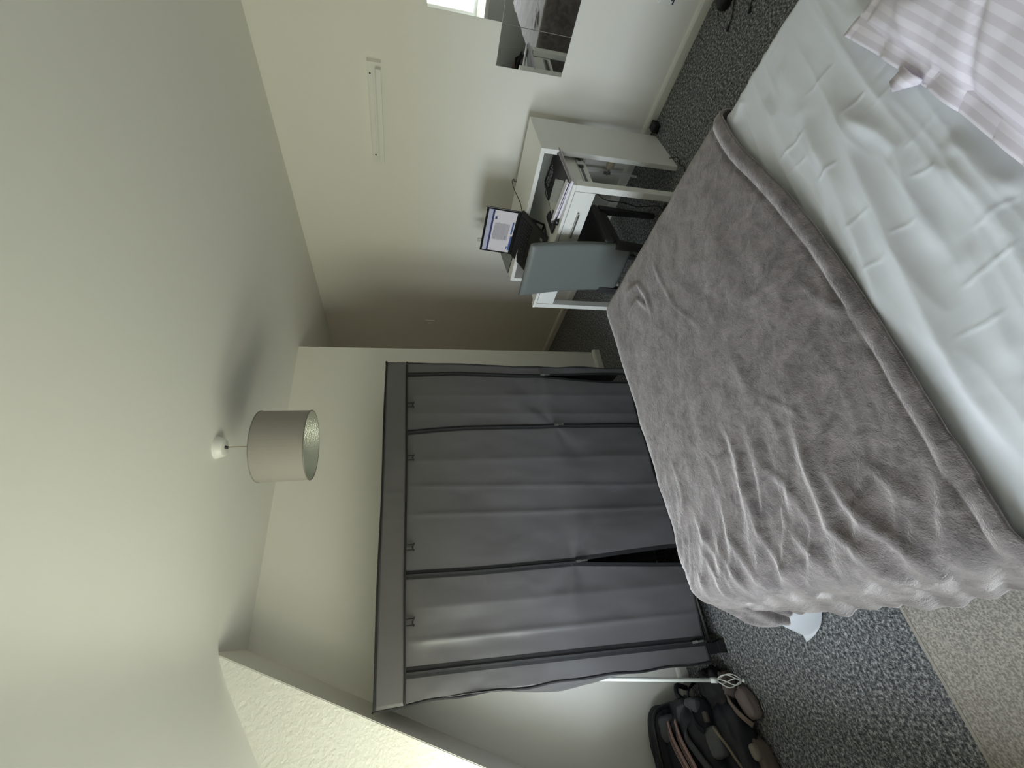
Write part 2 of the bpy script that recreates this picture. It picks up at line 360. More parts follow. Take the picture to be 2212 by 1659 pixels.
SC = [[(0.75, 0.219), (0.743, 0.313)], [(0.663, 0.284), (0.679, 0.323)], [(0.58, 0.427), (0.579, 0.482)], [(0.759, 0.473), (0.751, 0.518)], [(0.445, 0.281), (0.434, 0.384)],
 [(0.508, 0.242), (0.518, 0.317)], [(1.068, 0.277), (1.077, 0.367)], [(0.93, 0.277), (0.93, 0.327)], [(0.6, 0.355), (0.609, 0.406)], [(0.938, 0.425), (0.962, 0.533)], [(0.641, 0.465), (0.626, 0.503)],
 [(0.85, 0.39), (0.855, 0.45)], [(0.69, 0.40), (0.695, 0.47)], [(0.88, 0.23), (0.885, 0.30)], [(1.00, 0.40), (1.01, 0.50)], [(0.36, 0.35), (0.355, 0.44)]]
av = np.concatenate([np.linspace(-0.44, 0.0, 50, endpoint=False), np.linspace(0.0, 1.34, 330, endpoint=False), np.linspace(1.34, 1.70, 30)])
bv = np.concatenate([np.linspace(-0.46, 0.06, 50, endpoint=False), np.linspace(0.06, 0.62, 140, endpoint=False), np.linspace(0.62, 1.83, 115)]); na, nb = len(av), len(bv)
A, B = np.meshgrid(av, bv, indexing='ij')
# hem of the sheet: lower at the foot corner and once midway
hemv = -0.32-0.155/(1+np.exp(-(bv-1.385)/0.018))-0.085*np.exp(-((bv-0.985)/0.06)**2)
Ash = np.where(A < X0, X0+(A-X0)*((X0-hemv)/(X0+0.44))[None, :], A)
Pg = drape(Ash, B, 0.512, grow=-0.024); Pg[..., 2] = np.maximum(Pg[..., 2], 0.014)
D = np.zeros(A.shape)
hgt = {'A': 0.017, 'B': 0.021, 'C': 0.015, 'D': 0.013, 'E': 0.010, 'G': 0.006, 'H': 0.005, 'I': 0.004, 'J': 0.008, 'K': 0.006}
for k_, l in SF.items(): D += ridge(A, B, l, 0.024 if k_ in 'AB' else 0.020, hgt[k_], 1.5)
for i_, l in enumerate(SC): D += ridge(A, B, [(p[0]+0.003*math.sin(9*k_+i_), p[1]) for k_, p in enumerate([((l[0][0]*(1-t)+l[1][0]*t), (l[0][1]*(1-t)+l[1][1]*t)) for t in (0, 0.35, 0.7, 1)])], 0.0036, 0.0010+0.0016*((i_*37) % 10)/10, 1.2)
vis = np.clip((0.9-B)/0.2, 0, 1)
q = B+0.19*A+0.03*np.sin(3.1*A+1)
D += (0.0020*fbm(A*3+B*3, B*8-A*2, 3)+0.0060*(1-np.abs(vnoise(A*1.7+3, q*15)))**3+0.0030*(1-np.abs(vnoise(A*3.1+9, q*31)))**3+0.0012*fbm(A*60, B*9, 2)*np.clip(fbm(A*3+5, B*5, 2), 0, 1))*vis*np.clip((0.56-B)/0.03, 0.12, 1)
sheet = tag(obj('bed_sheet', displace(Pg, D).reshape(-1, 3), grid_faces(na, nb), M_SHEET, smooth=True), 'rumpled white cotton sheet spread over the double bed', 'sheet')
# fine visible patch of the sheet with sharp press creases is folded into the same cloth
me = sheet.data

BF = {'R1': [(0.38, 0.8), (0.28, 0.81), (0.185, 0.82), (0.105, 0.83), (0.04, 0.785), (-0.025, 0.77), (-0.185, 0.845)], 'R2': [(0.33, 0.96), (0.275, 0.935), (0.23, 0.9), (0.155, 0.885), (0.105, 0.87)],
 'R3': [(0.41, 1.025), (0.35, 1.015), (0.28, 1.035), (0.15, 1.05), (0.07, 1.03), (-0.015, 1.015), (-0.195, 1.13)], 'R4': [(0.32, 1.16), (0.285, 1.155), (0.165, 1.175), (0.065, 1.145), (-0.01, 1.115), (-0.15, 1.2)],
 'R5': [(0.255, 0.78), (0.215, 0.775), (0.145, 0.765), (0.08, 0.73), (0.025, 0.7), (-0.06, 0.695), (-0.23, 0.73)], 'R6': [(0.165, 1.35), (0.125, 1.33), (0.05, 1.295), (-0.025, 1.295), (-0.15, 1.40), (-0.27, 1.565)],
 'R7': [(0.23, 0.695), (0.155, 0.66), (0.09, 0.625)], 'R8': [(0.43, 1.15), (0.38, 1.125), (0.39, 0.98)], 'R9': [(0.28, 1.315), (0.175, 1.3), (0.105, 1.26), (0.0, 1.24)], 'R10': [(0.19, 0.755), (0.13, 0.73), (0.085, 0.74), (0.05, 0.7)],
 'R11': [(0.75, 0.8), (0.72, 0.67), (0.71, 0.595)], 'R12': [(0.5, 0.88), (0.46, 0.845), (0.385, 0.78), (0.33, 0.765)], 'R13': [(0.68, 0.605), (0.595, 0.585), (0.505, 0.545), (0.37, 0.57)], 'R14': [(0.66, 0.89), (0.52, 0.89), (0.45, 0.89)],
 'R15': [(0.22, 0.95), (0.12, 0.95), (0.03, 0.90), (-0.1, 0.93)], 'R16': [(0.2, 1.24), (0.1, 1.23), (0.0, 1.18), (-0.12, 1.28), (-0.2, 1.36)], 'R17': [(0.1, 1.40), (0.03, 1.38), (-0.06, 1.43), (-0.16, 1.53)],
 'S1': [(1.255, 1.05), (1.09, 1.045), (0.95, 1.025), (0.795, 0.955)], 'S2': [(1.245, 1.275), (1.205, 1.17), (1.12, 1.155), (1.035, 1.165)], 'S3': [(1.15, 1.31), (1.155, 1.21), (1.065, 1.17)]}
na, nb = 270, 190
au = np.linspace(0, 1, na); bu = np.linspace(0, 1, nb)
U, Vv = np.meshgrid(au, bu, indexing='ij')
B0 = 0.515+0.012*np.sin(5*U*1.7+0.5)+0.018*np.exp(-((U-0.75)/0.08)**2)
Bc = B0+(1.655-0.02*np.cos(U*9)-B0)*Vv
hem = np.interp(Bc, [0.5, 0.75, 0.91, 0.95, 1.0, 1.05, 1.09, 1.355, 1.6, 1.7], [-0.30, -0.315, -0.345, -0.335, -0.330, -0.355, -0.380, -0.365, -0.335, -0.325])
hem = hem+0.006*np.sin(Bc*42)
Ac = hem+(1.66-hem)*U
Pg = drape(Ac, Bc, 0.532)
D = np.zeros(Ac.shape)
for k_, l in BF.items():
    ht = {'R1': 0.020, 'R3': 0.016, 'R4': 0.013, 'R5': 0.018, 'R6': 0.012, 'S1': 0.004, 'R11': 0.004, 'R14': 0.003, 'R13': 0.006, 'S2': 0.012, 'S3': 0.010, 'R8': 0.004, 'R12': 0.004, 'R10': 0.005}.get(k_, 0.009)
    wd = {'S1': 0.010, 'S2': 0.014, 'S3': 0.013, 'R11': 0.012, 'R13': 0.016, 'R8': 0.009, 'R12': 0.010, 'R10': 0.012}.get(k_, 0.022)
    D += ridge(Ac, Bc, l, wd*0.72, ht*0.85, 1.35)
left = np.clip((0.55-Ac)/0.5, 0, 1)
D += 0.0055*left*np.sin((Bc+0.25*Ac-0.35*np.clip(0.05-Ac, 0, 1))*75+2.0*fbm(Ac*3, Bc*3, 2))*np.clip(0.6+fbm(Ac*4, Bc*4, 2), 0, 1)
qd = Bc+0.16*np.sin(4*Ac)-0.5*np.clip(0.05-Ac, 0, 0.4)
side = np.clip((X0-Ac)/0.3, 0, 1)
D += left*(1-0.75*np.clip(side*2, 0, 1))*(0.010*(1-np.abs(vnoise(Ac*2.2+1, qd*13)))**3+0.005*(1-np.abs(vnoise(Ac*3.5+7, qd*29)))**3)
D += 0.0035*fbm(Ac*7+2*Bc, Bc*9, 4)
side = np.clip((X0-Ac)/0.3, 0, 1)
D += 0.009*side*np.sin(Bc*21+0.6)+0.005*side*np.sin(Bc*41)
foot = np.clip((Bc-Y1)/0.2, 0, 1); D += 0.012*foot*np.sin(Ac*21)
D += 0.006*np.exp(-((Bc-B0-0.022)/0.012)**2)         # stitched hem
D -= 0.005*np.exp(-((Bc-B0-0.045)/0.006)**2)
blanket = tag(obj('fleece_blanket', displace(Pg, D).reshape(-1, 3), grid_faces(na, nb), M_FLEECE, smooth=True), 'taupe plush fleece blanket draped over the foot of the bed', 'blanket')
solid(blanket, 0.008, 1.0)

# pillow
def pillow():
    n = 90; u = np.linspace(-1, 1, n); Ug, Vg = np.meshgrid(u, u, indexing='ij')
    cx_, cy_, hx, hy = 0.690, -0.085, 0.375, 0.312
    wx = 0.055; body = np.clip((1-np.abs(Ug))/0.45, 0, 1)*np.clip((1-np.abs(Vg))/0.5, 0, 1)
    inner = np.clip((0.93-np.abs(Ug))/0.55, 0, 1)*np.clip((0.90-np.abs(Vg))/0.6, 0, 1)
    h = 0.085*np.power(inner, 0.5)
    out = []
    for s in (1, -1):
        x = cx_+Ug*hx*(1-0.02*(1-Vg**2)); y = cy_+Vg*hy*(1-0.05*(1-Ug**2))
        wr = 0.007*fbm(Ug*3+1, Vg*4, 3)*(0.35+np.abs(Ug*Vg))+0.006*np.sin(Ug*14+Vg*6)*np.clip(np.abs(Vg)-0.7, 0, 1)*3
        wr += 0.012*np.exp(-((Ug*0.6+Vg*1.0-0.95-0.2*np.sin(3*Ug))/0.05)**2)*(Ug > 0.3)-0.012*np.exp(-((Ug-0.05+0.5*(Vg-0.9))/0.03)**2)*(Vg > 0.1)
        zb = 0.541+0.004*np.abs(np.sin(Ug*9))
        z = zb+(h*1.25+wr if s > 0 else -0.018*inner)
        z = np.maximum(z, 0.535) if s > 0 else z
        out.append(np.stack([x, y, z], -1).reshape(-1, 3))
    f0 = grid_faces(n, n); F = f0+[tuple(i+n*n for i in reversed(f)) for f in f0]
    rim = [i for i in range(n)]
    def idx(i, j): return i*n+j
    loop = [idx(i, 0) for i in range(n)]+[idx(n-1, j) for j in range(1, n)]+[idx(i, n-1) for i in range(n-2, -1, -1)]+[idx(0, j) for j in range(n-2, 0, -1)]
    for a_, b_ in zip(loop, loop[1:]+loop[:1]): F.append((b_, a_, a_+n*n, b_+n*n))
    V = np.concatenate(out); V[:, 0:2] = rotz(V, math.radians(0.5), (cx_, cy_))[:, 0:2]
    uvs = np.concatenate([np.stack([Ug*hx, Vg*hy], -1).reshape(-1, 2)]*2)
    return V, F, uvs
V, F, uvs = pillow()
pil = thing('bed_pillow', (0.715, -0.075, 0.53), 'lilac white satin striped pillow at the head of the bed', 'pillow')
obj('pillowcase', V, F, M_STRIPE, pil, smooth=True, uv=uvs)
fl = [(0.858, 0.208, 0.552), (0.830, 0.208, 0.553), (0.80, 0.205, 0.552), (0.872, 0.238, 0.5385), (0.848, 0.246, 0.5375), (0.81, 0.215, 0.5390)]
o = obj('pillowcase_flap', fl, [(0, 1, 4, 3), (1, 2, 5, 4)], M_STRIPE, pil, smooth=True, uv=[(v[0], v[1]) for v in fl]); solid(o, 0.003)

# ------------------------------------------------------------------ fabric wardrobe
WL, WR, WF, WB, WT = -0.230, 1.425, 2.150, 2.560, 1.650
ward = thing('fabric_wardrobe', (0.6, 2.36, 0), 'grey zip-up fabric wardrobe with black piping against the back wall', 'wardrobe')
ZP = [([1.55, 1.53, 1.228, 0.698, 0.284, 0.10], [1.349, 1.348, 1.357, 1.336, 1.327, 1.322], 0.026),
      ([1.55, 1.527, 1.40, 1.221, 0.667, 0.163, 0.10], [0.972, 0.974, 0.984, 0.993, 0.994, 0.987, 0.985], 0.027),
      ([1.55, 1.527, 1.166, 0.68, 0.155, 0.10], [0.257, 0.256, 0.243, 0.237, 0.218, 0.214], 0.036),
      ([1.55, 1.533, 1.002, 0.649, 0.115, 0.10], [-0.118, -0.119, -0.139, -0.153, -0.178, -0.180], 0.040)]
def zx(i, z): return np.interp(-z, [-t for t in ZP[i][0]], ZP[i][1])
def gap(i, z):                                   # how far a zip has come open
    if i == 0: return 0.055*np.clip((0.72-z)/0.45, 0, 1)
    if i == 2: return 0.075*np.clip((0.70-z)/0.55, 0, 1)**0.9
    return 0*z
def ledge(z): return np.interp(-z, [-1.65, -1.409, -1.187, -1.016, -0.736, -0.441, -0.136, -0.1], [-0.225, -0.222, -0.227, -0.235, -0.235, -0.250, -0.261, -0.262])
def redge(z): return np.interp(-z, [-1.65, -1.195, -0.75, -0.265, -0.1], [1.429, 1.425, 1.402, 1.404, 1.40])
def wrinkle(x, z):
    d = 0.010*fbm(x*2.2+3, z*1.6, 3)+0.004*fbm(x*7, z*4+9, 3)
    for cx_, s, wd, am in ((0.505, 0.04, 0.010, 0.007), (0.645, 0.05, 0.010, 0.006), (-0.03, 0.035, 0.012, 0.008), (0.80, 0.02, 0.03, 0.006), (0.10, 0.03, 0.05, 0.008), (1.20, 0.01, 0.03, 0.006), (1.08, 0.02, 0.02, 0.004)):
        d = d+am*np.exp(-np.abs(x-cx_-s*(z-0.9))/wd)*np.clip(1.1-0.2*np.abs(z-0.8), 0, 1)
    # drags running out of the half-open zip and the sagging lower half
    for px_, pz_, k_, am in ((0.237, 0.70, 1.0, 0.016), (0.995, 0.68, -1.0, 0.010), (1.336, 0.70, -1.0, 0.008)):
        dx = x-px_; dz = z-pz_; r = np.hypot(dx, dz)+0.02; th = np.arctan2(dz, dx)
        d = d+0.42*am*np.sin(th*4+px_*9+1.5*np.sin(th*2+px_*5))*np.exp(-r/0.40)*np.clip(r/0.16, 0, 1)
    d = d+0.012*np.sin((x*5.0+z*2.2))*np.clip((1.0-z)/0.9, 0, 1)+0.006*np.sin(x*16+z*5)*np.clip((0.7-z)/0.6, 0, 1)
    return d*np.clip((1.55-z)/0.12, 0.12, 1)
zc = np.linspace(0.105, 1.545, 120)
edges = [(lambda z: redge(z), None, 'right'), (0,), (1,), (2,), (3,), (lambda z: ledge(z), None, 'left')]
def edge_x(i, z, sgn):                            # i zip index, or 'L','R'
    if i == 'L': return ledge(z)
    if i == 'R': return redge(z)
    return zx(i, z)+sgn*(ZP[i][2]/2-0.004+gap(i, z)/2)
def fabric_panel(name, li, ri, n):
    t = np.linspace(0, 1, n); X = edge_x(li, zc, 1)[None, :]*(1-t)[:, None]+edge_x(ri, zc, -1)[None, :]*t[:, None]; Zg = np.repeat(zc[None, :], n, 0)
    Yg = WF-wrinkle(X, Zg); V = np.stack([X, Yg, Zg], -1).reshape(-1, 3)
    return solid(obj(name, V, grid_faces(n, len(zc)), M_GREYFAB, ward, smooth=True), 0.002, 1.0)
fabric_panel('front_strip', 0, 'R', 10); fabric_panel('door_panel', 1, 0, 46); fabric_panel('front_panel', 2, 1, 80)
fabric_panel('door_panel', 3, 2, 46); fabric_panel('front_strip', 'L', 3, 16)
for i in range(4):
    wz = ZP[i][2]; cols = [-0.5, -0.18, -0.16, -0.05, 0.05, 0.16, 0.18, 0.5]; lift = [0.000, 0.001, 0.003, 0.0045, 0.0045, 0.003, 0.001, 0.000]
    if i in (0, 2):                              # closed part, then two separate tapes
        zs = zc[zc > (0.71 if i == 0 else 0.69)]; lower = zc[zc <= (0.73 if i == 0 else 0.71)]
    else: zs, lower = zc, None
    V = np.array([[(zx(i, z)+c*wz, WF-0.004-float(wrinkle(zx(i, z)+c*wz, z))-l, z) for z in zs] for c, l in zip(cols, lift)])
    zo = solid(obj('zip', V.reshape(-1, 3), grid_faces(len(cols), len(zs)), M_BLKFAB, ward), 0.002)
    tv = np.array([[(zx(i, z)+c*wz, WF-0.0105-float(wrinkle(zx(i, z), z)), z) for z in zs] for c in (-0.035, 0.035)])
    obj('zip_teeth', tv.reshape(-1, 3), grid_faces(2, len(zs)), mat('zip_teeth_grey', (0.05, 0.05, 0.055), 0.35), zo)
    zpull = [0.70, 0.668, 0.685, 0.17][i]; xx = float(zx(i, zpull)); yy = WF-0.012-float(wrinkle(xx, zpull))
    pv = join(box(xx-0.006, xx+0.006, yy-0.008, yy, zpull-0.012, zpull+0.014), box(xx-0.004, xx+0.004, yy-0.011, yy-0.007, zpull-0.045, zpull-0.010))
    obj('zip_pull', *pv, M_STEEL, zo)
    if lower is not None:
        for s in (-1, 1):
            ex_ = lambda z: zx(i, z)+s*(gap(i, z)/2+wz*0.25)
            V = np.array([[(float(ex_(z))+c*wz*0.5, WF-0.004-float(wrinkle(float(ex_(z)), z)), z) for z in lower] for c in (-0.5, 0.5)])
            solid(obj('zip_tape', V.reshape(-1, 3), grid_faces(2, len(lower)), M_BLKFAB, ward), 0.002)
# top band and piping
n = 120; xs = np.linspace(-0.226, 1.430, n); zs = np.linspace(1.530, 1.648, 10)
Xg, Zg = np.meshgrid(xs, zs, indexing='ij'); Yg = WF-0.012-0.003*fbm(Xg*5, Zg*6, 3)-0.003*np.exp(-np.abs(Xg-0.51)/0.01)-0.003*np.exp(-np.abs(Xg-0.64)/0.01)
solid(obj('top_band', np.stack([Xg, Yg, Zg], -1).reshape(-1, 3), grid_faces(n, 10), M_GREYFAB, ward, smooth=True), 0.002)
def pipe(pts, r): return obj('piping', *tube(pts, r, 8), M_BLKFAB, ward, smooth=True)
pipe([(x, WF-0.016-0.003*math.sin(x*9), 1.650+0.002*math.sin(x*7)) for x in np.linspace(-0.228, 1.432, 60)], 0.0045)
pipe([(x, WF-0.017-0.002*math.sin(x*8), 1.531+0.0015*math.sin(x*6)) for x in np.linspace(-0.226, 1.430, 60)], 0.0045)
pipe([(x, WB-0.01, 1.652+0.003*math.sin(x*5)) for x in np.linspace(-0.226, 1.43, 30)], 0.0045)
zz = np.linspace(0.105, 1.65, 90)
pipe([(float(ledge(z))-0.003+0.003*math.sin(z*23), WF-float(wrinkle(float(ledge(z)), z)), z) for z in zz], 0.0055)
pipe([(float(redge(z))+0.003+0.004*math.sin(z*19)*float(z < 0.9), WF-float(wrinkle(float(redge(z)), z)), z) for z in zz], 0.005)
pipe([(WL-0.002, y, 1.652) for y in np.linspace(WF-0.01, WB, 12)], 0.0045); pipe([(1.432, y, 1.652) for y in np.linspace(WF-0.01, WB, 12)], 0.0045)
pipe([(x, WF-float(wrinkle(x, 0.108)), 0.107) for x in np.linspace(-0.26, 0.205, 30)], 0.005)
pipe([(x, WF-float(wrinkle(x, 0.108)), 0.107) for x in np.linspace(0.285, 1.40, 60)], 0.005)
# sides, top and back
ys = np.linspace(WF+0.004, WB, 24); zs = np.linspace(0.11, 1.648, 60)
Yg, Zg = np.meshgrid(ys, zs, indexing='ij'); q = (Yg-WF)/(WB-WF)
Xl = ledge(Zg)-0.055*np.sin(np.pi*np.clip(q, 0, 1))*np.exp(-((Zg-0.78)/0.30)**2)-0.004*fbm(Yg*9, Zg*6, 3)
solid(obj('side_panel', np.stack([Xl, Yg, Zg], -1).reshape(-1, 3), grid_faces(24, 60), M_GREYFAB, ward, smooth=True), 0.002)
Xr = redge(Zg)+0.01*np.sin(np.pi*q)+0.004*fbm(Yg*9, Zg*6+4, 3)
solid(obj('side_panel', np.stack([Xr, Yg, Zg], -1).reshape(-1, 3), grid_faces(24, 60), M_GREYFAB, ward, smooth=True), 0.002)
obj('top_panel', *box(-0.226, 1.43, WF-0.008, WB, 1.646, 1.649), M_GREYFAB, ward)
obj('back_panel', *box(-0.24, 1.41, WB, WB+0.003, 0.11, 1.648), M_GREYFAB, ward)
# tie loops under the band
for x in (1.137, 0.821, 0.374, 0.064):
    zt = 1.526; y = WF-0.018
    obj('tie_loop', *join(tube([(x-0.012, y, zt), (x-0.012, y-0.002, zt-0.036)], 0.0035, 6), tube([(x+0.012, y, zt), (x+0.012, y-0.002, zt-0.036)], 0.0035, 6), tube([(x-0.018, y-0.002, zt-0.032), (x, y-0.002, zt-0.026), (x+0.018, y-0.002, zt-0.036)], 0.0035, 6)), M_BLKFAB, ward)
# frame
for y in (WF+0.022, WB-0.03):
    obj('frame_bar', *tube([(-0.205, y, 0.075), (1.385, y, 0.075)], 0.0085, 12), M_STEEL, ward, smooth=True)
    for x in (-0.215, 0.585, 1.39):
        obj('frame_pole', *tube([(x, y, 0.06), (x, y, 1.63)], 0.008, 10), M_STEEL, ward, smooth=True)
        o = obj('foot_connector', *join(box(x-0.022, x+0.026, y-0.016, y+0.016, 0.040, 0.100), ([(x-0.026, y-0.020, 0), (x+0.036, y-0.020, 0), (x+0.036, y+0.020, 0), (x-0.026, y+0.020, 0), (x-0.022, y-0.016, 0.042), (x+0.026, y-0.016, 0.042), (x+0.026, y+0.016, 0.042), (x-0.022, y+0.016, 0.042)], BOXF)), M_BLACK, ward); bevel(o, 0.003)
# dark clothes hanging inside, seen through the open zips
for nm, x0, x1, lb, c in (('hanging_coat', 0.14, 0.44, 'black coat hanging inside the half open wardrobe zip', (0.012, 0.012, 0.014)), ('hanging_jacket', 1.20, 1.375, 'dark jacket hanging inside the wardrobe by its rightmost zip', (0.018, 0.017, 0.016))):
    xs = np.linspace(x0, x1, 30); zs = np.linspace(0.20, 1.50, 40); Xg, Zg = np.meshgrid(xs, zs, indexing='ij')
    tt = (Xg-x0)/(x1-x0); wdt = np.interp(Zg, [0.2, 1.3, 1.5], [1.0, 0.95, 0.25]); xm = (x0+x1)/2
    Xc = xm+(Xg-xm)*wdt; dp = 0.05*np.sin(np.pi*tt)+0.012*np.sin(tt*26+Zg*3)
    front = np.stack([Xc, 2.27-dp, Zg], -1).reshape(-1, 3); back = np.stack([Xc, 2.33+dp*0.5, Zg], -1).reshape(-1, 3); f = grid_faces(30, 40)
    loop = [i*40 for i in range(30)]+[29*40+j for j in range(1, 40)]+[i*40+39 for i in range(28, -1, -1)]+[j for j in range(38, 0, -1)]
    F = f+[tuple(k+1200 for k in reversed(q)) for q in f]+[(b_, a_, a_+1200, b_+1200) for a_, b_ in zip(loop, loop[1:]+loop[:1])]
    tag(obj(nm, np.concatenate([front, back]), F, mat(nm+'_cloth', c, 0.9), smooth=True), lb, 'coat')

# ------------------------------------------------------------------ pendant lamp
LX_, LY_ = 0.764, 1.783
lamp = thing('pendant_lamp', (LX_, LY_, 1.917), 'pendant lamp with a drum shade on a thin cord', 'lamp')
obj('ceiling_rose', *lathe([(0.0, -0.031), (0.033, -0.031), (0.037, -0.028), (0.045, -0.005), (0.046, 0.0)], (LX_, LY_, CZ), 36), M_PLASTIC, lamp, smooth=True)
obj('cord_grip', *lathe([(0.0, -0.042), (0.005, -0.042), (0.006, -0.034), (0.008, -0.031)], (LX_, LY_, CZ), 14), M_BLACK, lamp, smooth=True)
obj('cord', *tube([(LX_, LY_, CZ-0.040), (LX_+0.001, LY_, 2.20), (LX_, LY_, 2.06)], 0.0026, 8), mat('beige_cord', (0.45, 0.40, 0.32), 0.6), lamp, smooth=True)
RS, Z0, Z1 = 0.147, 1.917, 2.115
M_SHADE = mat('grey_drum_fabric', (0.335, 0.31, 0.285), 0.8, bump=(700, 0.15, 0.0006))
M_FOIL = mat('silver_foil', (0.66, 0.68, 0.63), 0.32, metal=0.9, bump=(240, 0.8, 0.003, 4))
sh = obj('drum_shade', *lathe([(RS-0.0012, Z0), (RS, Z0), (RS, Z1), (RS-0.0012, Z1)], (LX_, LY_, 0), 72, closed=True), M_SHADE, lamp, smooth=False, label='drum shade of warm grey fabric')
obj('foil_lining', *lathe([(RS-0.0035, Z0+0.002), (RS-0.0015, Z0+0.002), (RS-0.0015, Z1-0.002), (RS-0.0035, Z1-0.002)], (LX_, LY_, 0), 72, closed=True), M_FOIL, sh, label='silver foil lining inside the shade')
for zr in (Z0+0.002, Z1-0.002): obj('rim_wire', *tube([(LX_+RS*math.cos(t), LY_+RS*math.sin(t), zr) for t in np.linspace(0, 2*math.pi, 73)], 0.0022, 6, caps=False), mat('rim_grey', (0.22, 0.21, 0.20), 0.5), sh)
sp_ = [tube([(LX_, LY_, 2.055), (LX_+(RS-0.004)*math.cos(t), LY_+(RS-0.004)*math.sin(t), Z1-0.006)], 0.0018, 6) for t in (0.4, 2.5, 4.6)]
obj('shade_ring', *join(*sp_), M_PLASTIC, lamp)
obj('lamp_holder', *lathe([(0, 2.085), (0.010, 2.085), (0.019, 2.065), (0.020, 2.025), (0, 2.025)], (LX_, LY_, 0), 20), M_PLASTIC, lamp, smooth=True)
obj('bulb', *lathe([(0.013, 2.025), (0.017, 2.015), (0.028, 1.990), (0.028, 1.978), (0.020, 1.960), (0.0, 1.952)], (LX_, LY_, 0), 24), mat('opal_bulb', (0.85, 0.85, 0.82), 0.3), lamp, smooth=True)

# ------------------------------------------------------------------ things on the desk wall
for (y0, y1, z0, z1, lb) in ((0.832, 1.017, 0.680, 1.056, 'lower mirror tile nearest the desk on the white wall'), (0.640, 0.830, 0.680, 1.056, 'lower mirror tile farther from the desk on the white wall'), (0.640, 0.826, 1.058, 1.432, 'upper mirror tile stuck above the lower mirror tiles')):
    t_ = thing('mirror_tile', (WX-0.003, (y0+y1)/2, z0), lb, 'mirror', 'frameless mirror tiles on the desk wall')
    obj('silvered_face', *box(WX-0.0045, WX-0.0035, y0+0.0006, y1-0.0006, z0+0.0006, z1-0.0006), M_MIRROR, t_)
    obj('backing', *box(WX-0.0035, WX-0.0005, y0, y1, z0, z1), mat('mirror_back', (0.2, 0.2, 0.2), 0.6), t_)
rail = thing('wall_rail', (WX, 1.37, 1.655), 'long white plastic rail with two dark screws high on the wall', 'rail')
def sloped(y0, y1, d0, d1, za, zb, dz=0.008):     # boards that rise slightly to the far end
    V = []
    for z in (za, zb):
        for x, y in ((WX-d1, y0), (WX-d0, y0), (WX-d0, y1), (WX-d1, y1)): V.append((x, y, z+dz*(y-1.09)/0.56))
    return V, BOXF
obj('back_plate', *sloped(1.092, 1.640, 0.0, 0.004, 1.664, 1.732), M_PLASTIC, rail)
obj('upper_strip', *sloped(1.092, 1.640, 0.004, 0.022, 1.708, 1.732), M_PLASTIC, rail)
obj('lower_strip', *sloped(1.120, 1.645, 0.004, 0.034, 1.664, 1.692), M_PLASTIC, rail)
obj('end_cap', *sloped(1.088, 1.094, 0.0, 0.036, 1.662, 1.734), M_PLASTIC, rail)
for y in (1.148, 1.595):
    v, f = lathe([(0, 0), (0.0045, 0), (0.0045, 0.002), (0, 0.003)], (0, 0, 0), 12); v = [(WX-0.022-p[2], y+p[0], 1.722+p[1]) for p in v]; obj('screw', v, f, M_BLACK, rail)
sw = thing('light_switch', (WX, 3.22, 1.30), 'white light switch on the shadowed wall beyond the wardrobe', 'switch')
bevel(obj('switch_plate', *box(WX-0.010, WX, 3.205, 3.295, 1.292, 1.380), M_PLASTIC, sw), 0.003); obj('rocker', *box(WX-0.015, WX-0.009, 3.241, 3.259, 1.318, 1.354), M_PLASTIC, sw)
so = thing('wall_socket', (WX, 0.55, 0.20), 'white double wall socket low beside the shoe', 'socket')
bevel(obj('socket_plate', *box(WX-0.011, WX, 0.478, 0.622, 0.198, 0.284), M_PLASTIC, so), 0.004)
for y in (0.515, 0.585):
    obj('rocker', *box(WX-0.015, WX-0.010, y-0.009+0.02, y+0.009+0.02, 0.258, 0.276), M_PLASTIC, so)
    for dy, dz in ((-0.011, 0.0), (0.011, 0.0), (0, 0.022)): obj('pin_slot', *box(WX-0.0115, WX-0.0105, y+dy-0.004, y+dy+0.004, 0.214+dz, 0.220+dz), M_BLACK, so)
obj('marking_strip', *box(WX-0.0118, WX-0.0105, 0.55, 0.612, 0.203, 0.211), mat('dark_strip', (0.06, 0.06, 0.09), 0.5), so)

# ------------------------------------------------------------------ desk with pulled-out top
DC = (2.17, 1.17); DA = math.radians(5.3)
desk = thing('extending_desk', (2.1, 1.62, 0), 'white extending desk with its drawer section pulled out by the wall', 'desk')
def dk(*b): v, f = box(*b); return rotz(v, DA, (0, 0))+np.array([DC[0], DC[1], 0]), f
def part(name, b, m=M_WHITE, parent=desk, bv=0.0015, label=None): return bevel(obj(name, *dk(*b), m, parent, label=label), bv, 1)
part('side_panel', (0, 0.385, 0, 0.026, 0, 0.806)); part('side_panel', (0, 0.385, 0.879, 0.905, 0, 0.806)); part('top_board', (0, 0.385, 0, 0.905, 0.806, 0.830))
part('back_rail', (0.36, 0.378, 0.026, 0.879, 0.52, 0.806)); part('lower_shelf', (0.01, 0.36, 0.026, 0.879, 0.560, 0.574))
PC = (1.865, 1.165); PA = math.radians(2.4)
def pk(*b): v, f = box(*b); return rotz(v, PA, (0, 0))+np.array([PC[0], PC[1], 0]), f
def ppart(name, b, m=M_WHITE, parent=desk, bv=0.0015, label=None): return bevel(obj(name, *pk(*b), m, parent, label=label), bv, 1)
ppart('desktop', (0, 0.60, 0.032, 0.848, 0.694, 0.711)); ppart('desktop_edge', (-0.003, 0.035, 0.0, 0.88, 0.694, 0.7125))
ppart('leg', (0.0, 0.046, 0.0, 0.034, 0, 0.693)); ppart('leg', (0.0, 0.046, 0.846, 0.880, 0, 0.693))
ppart('side_rail', (0.046, 0.42, 0.036, 0.050, 0.566, 0.693)); ppart('side_rail', (0.046, 0.42, 0.830, 0.844, 0.566, 0.693))
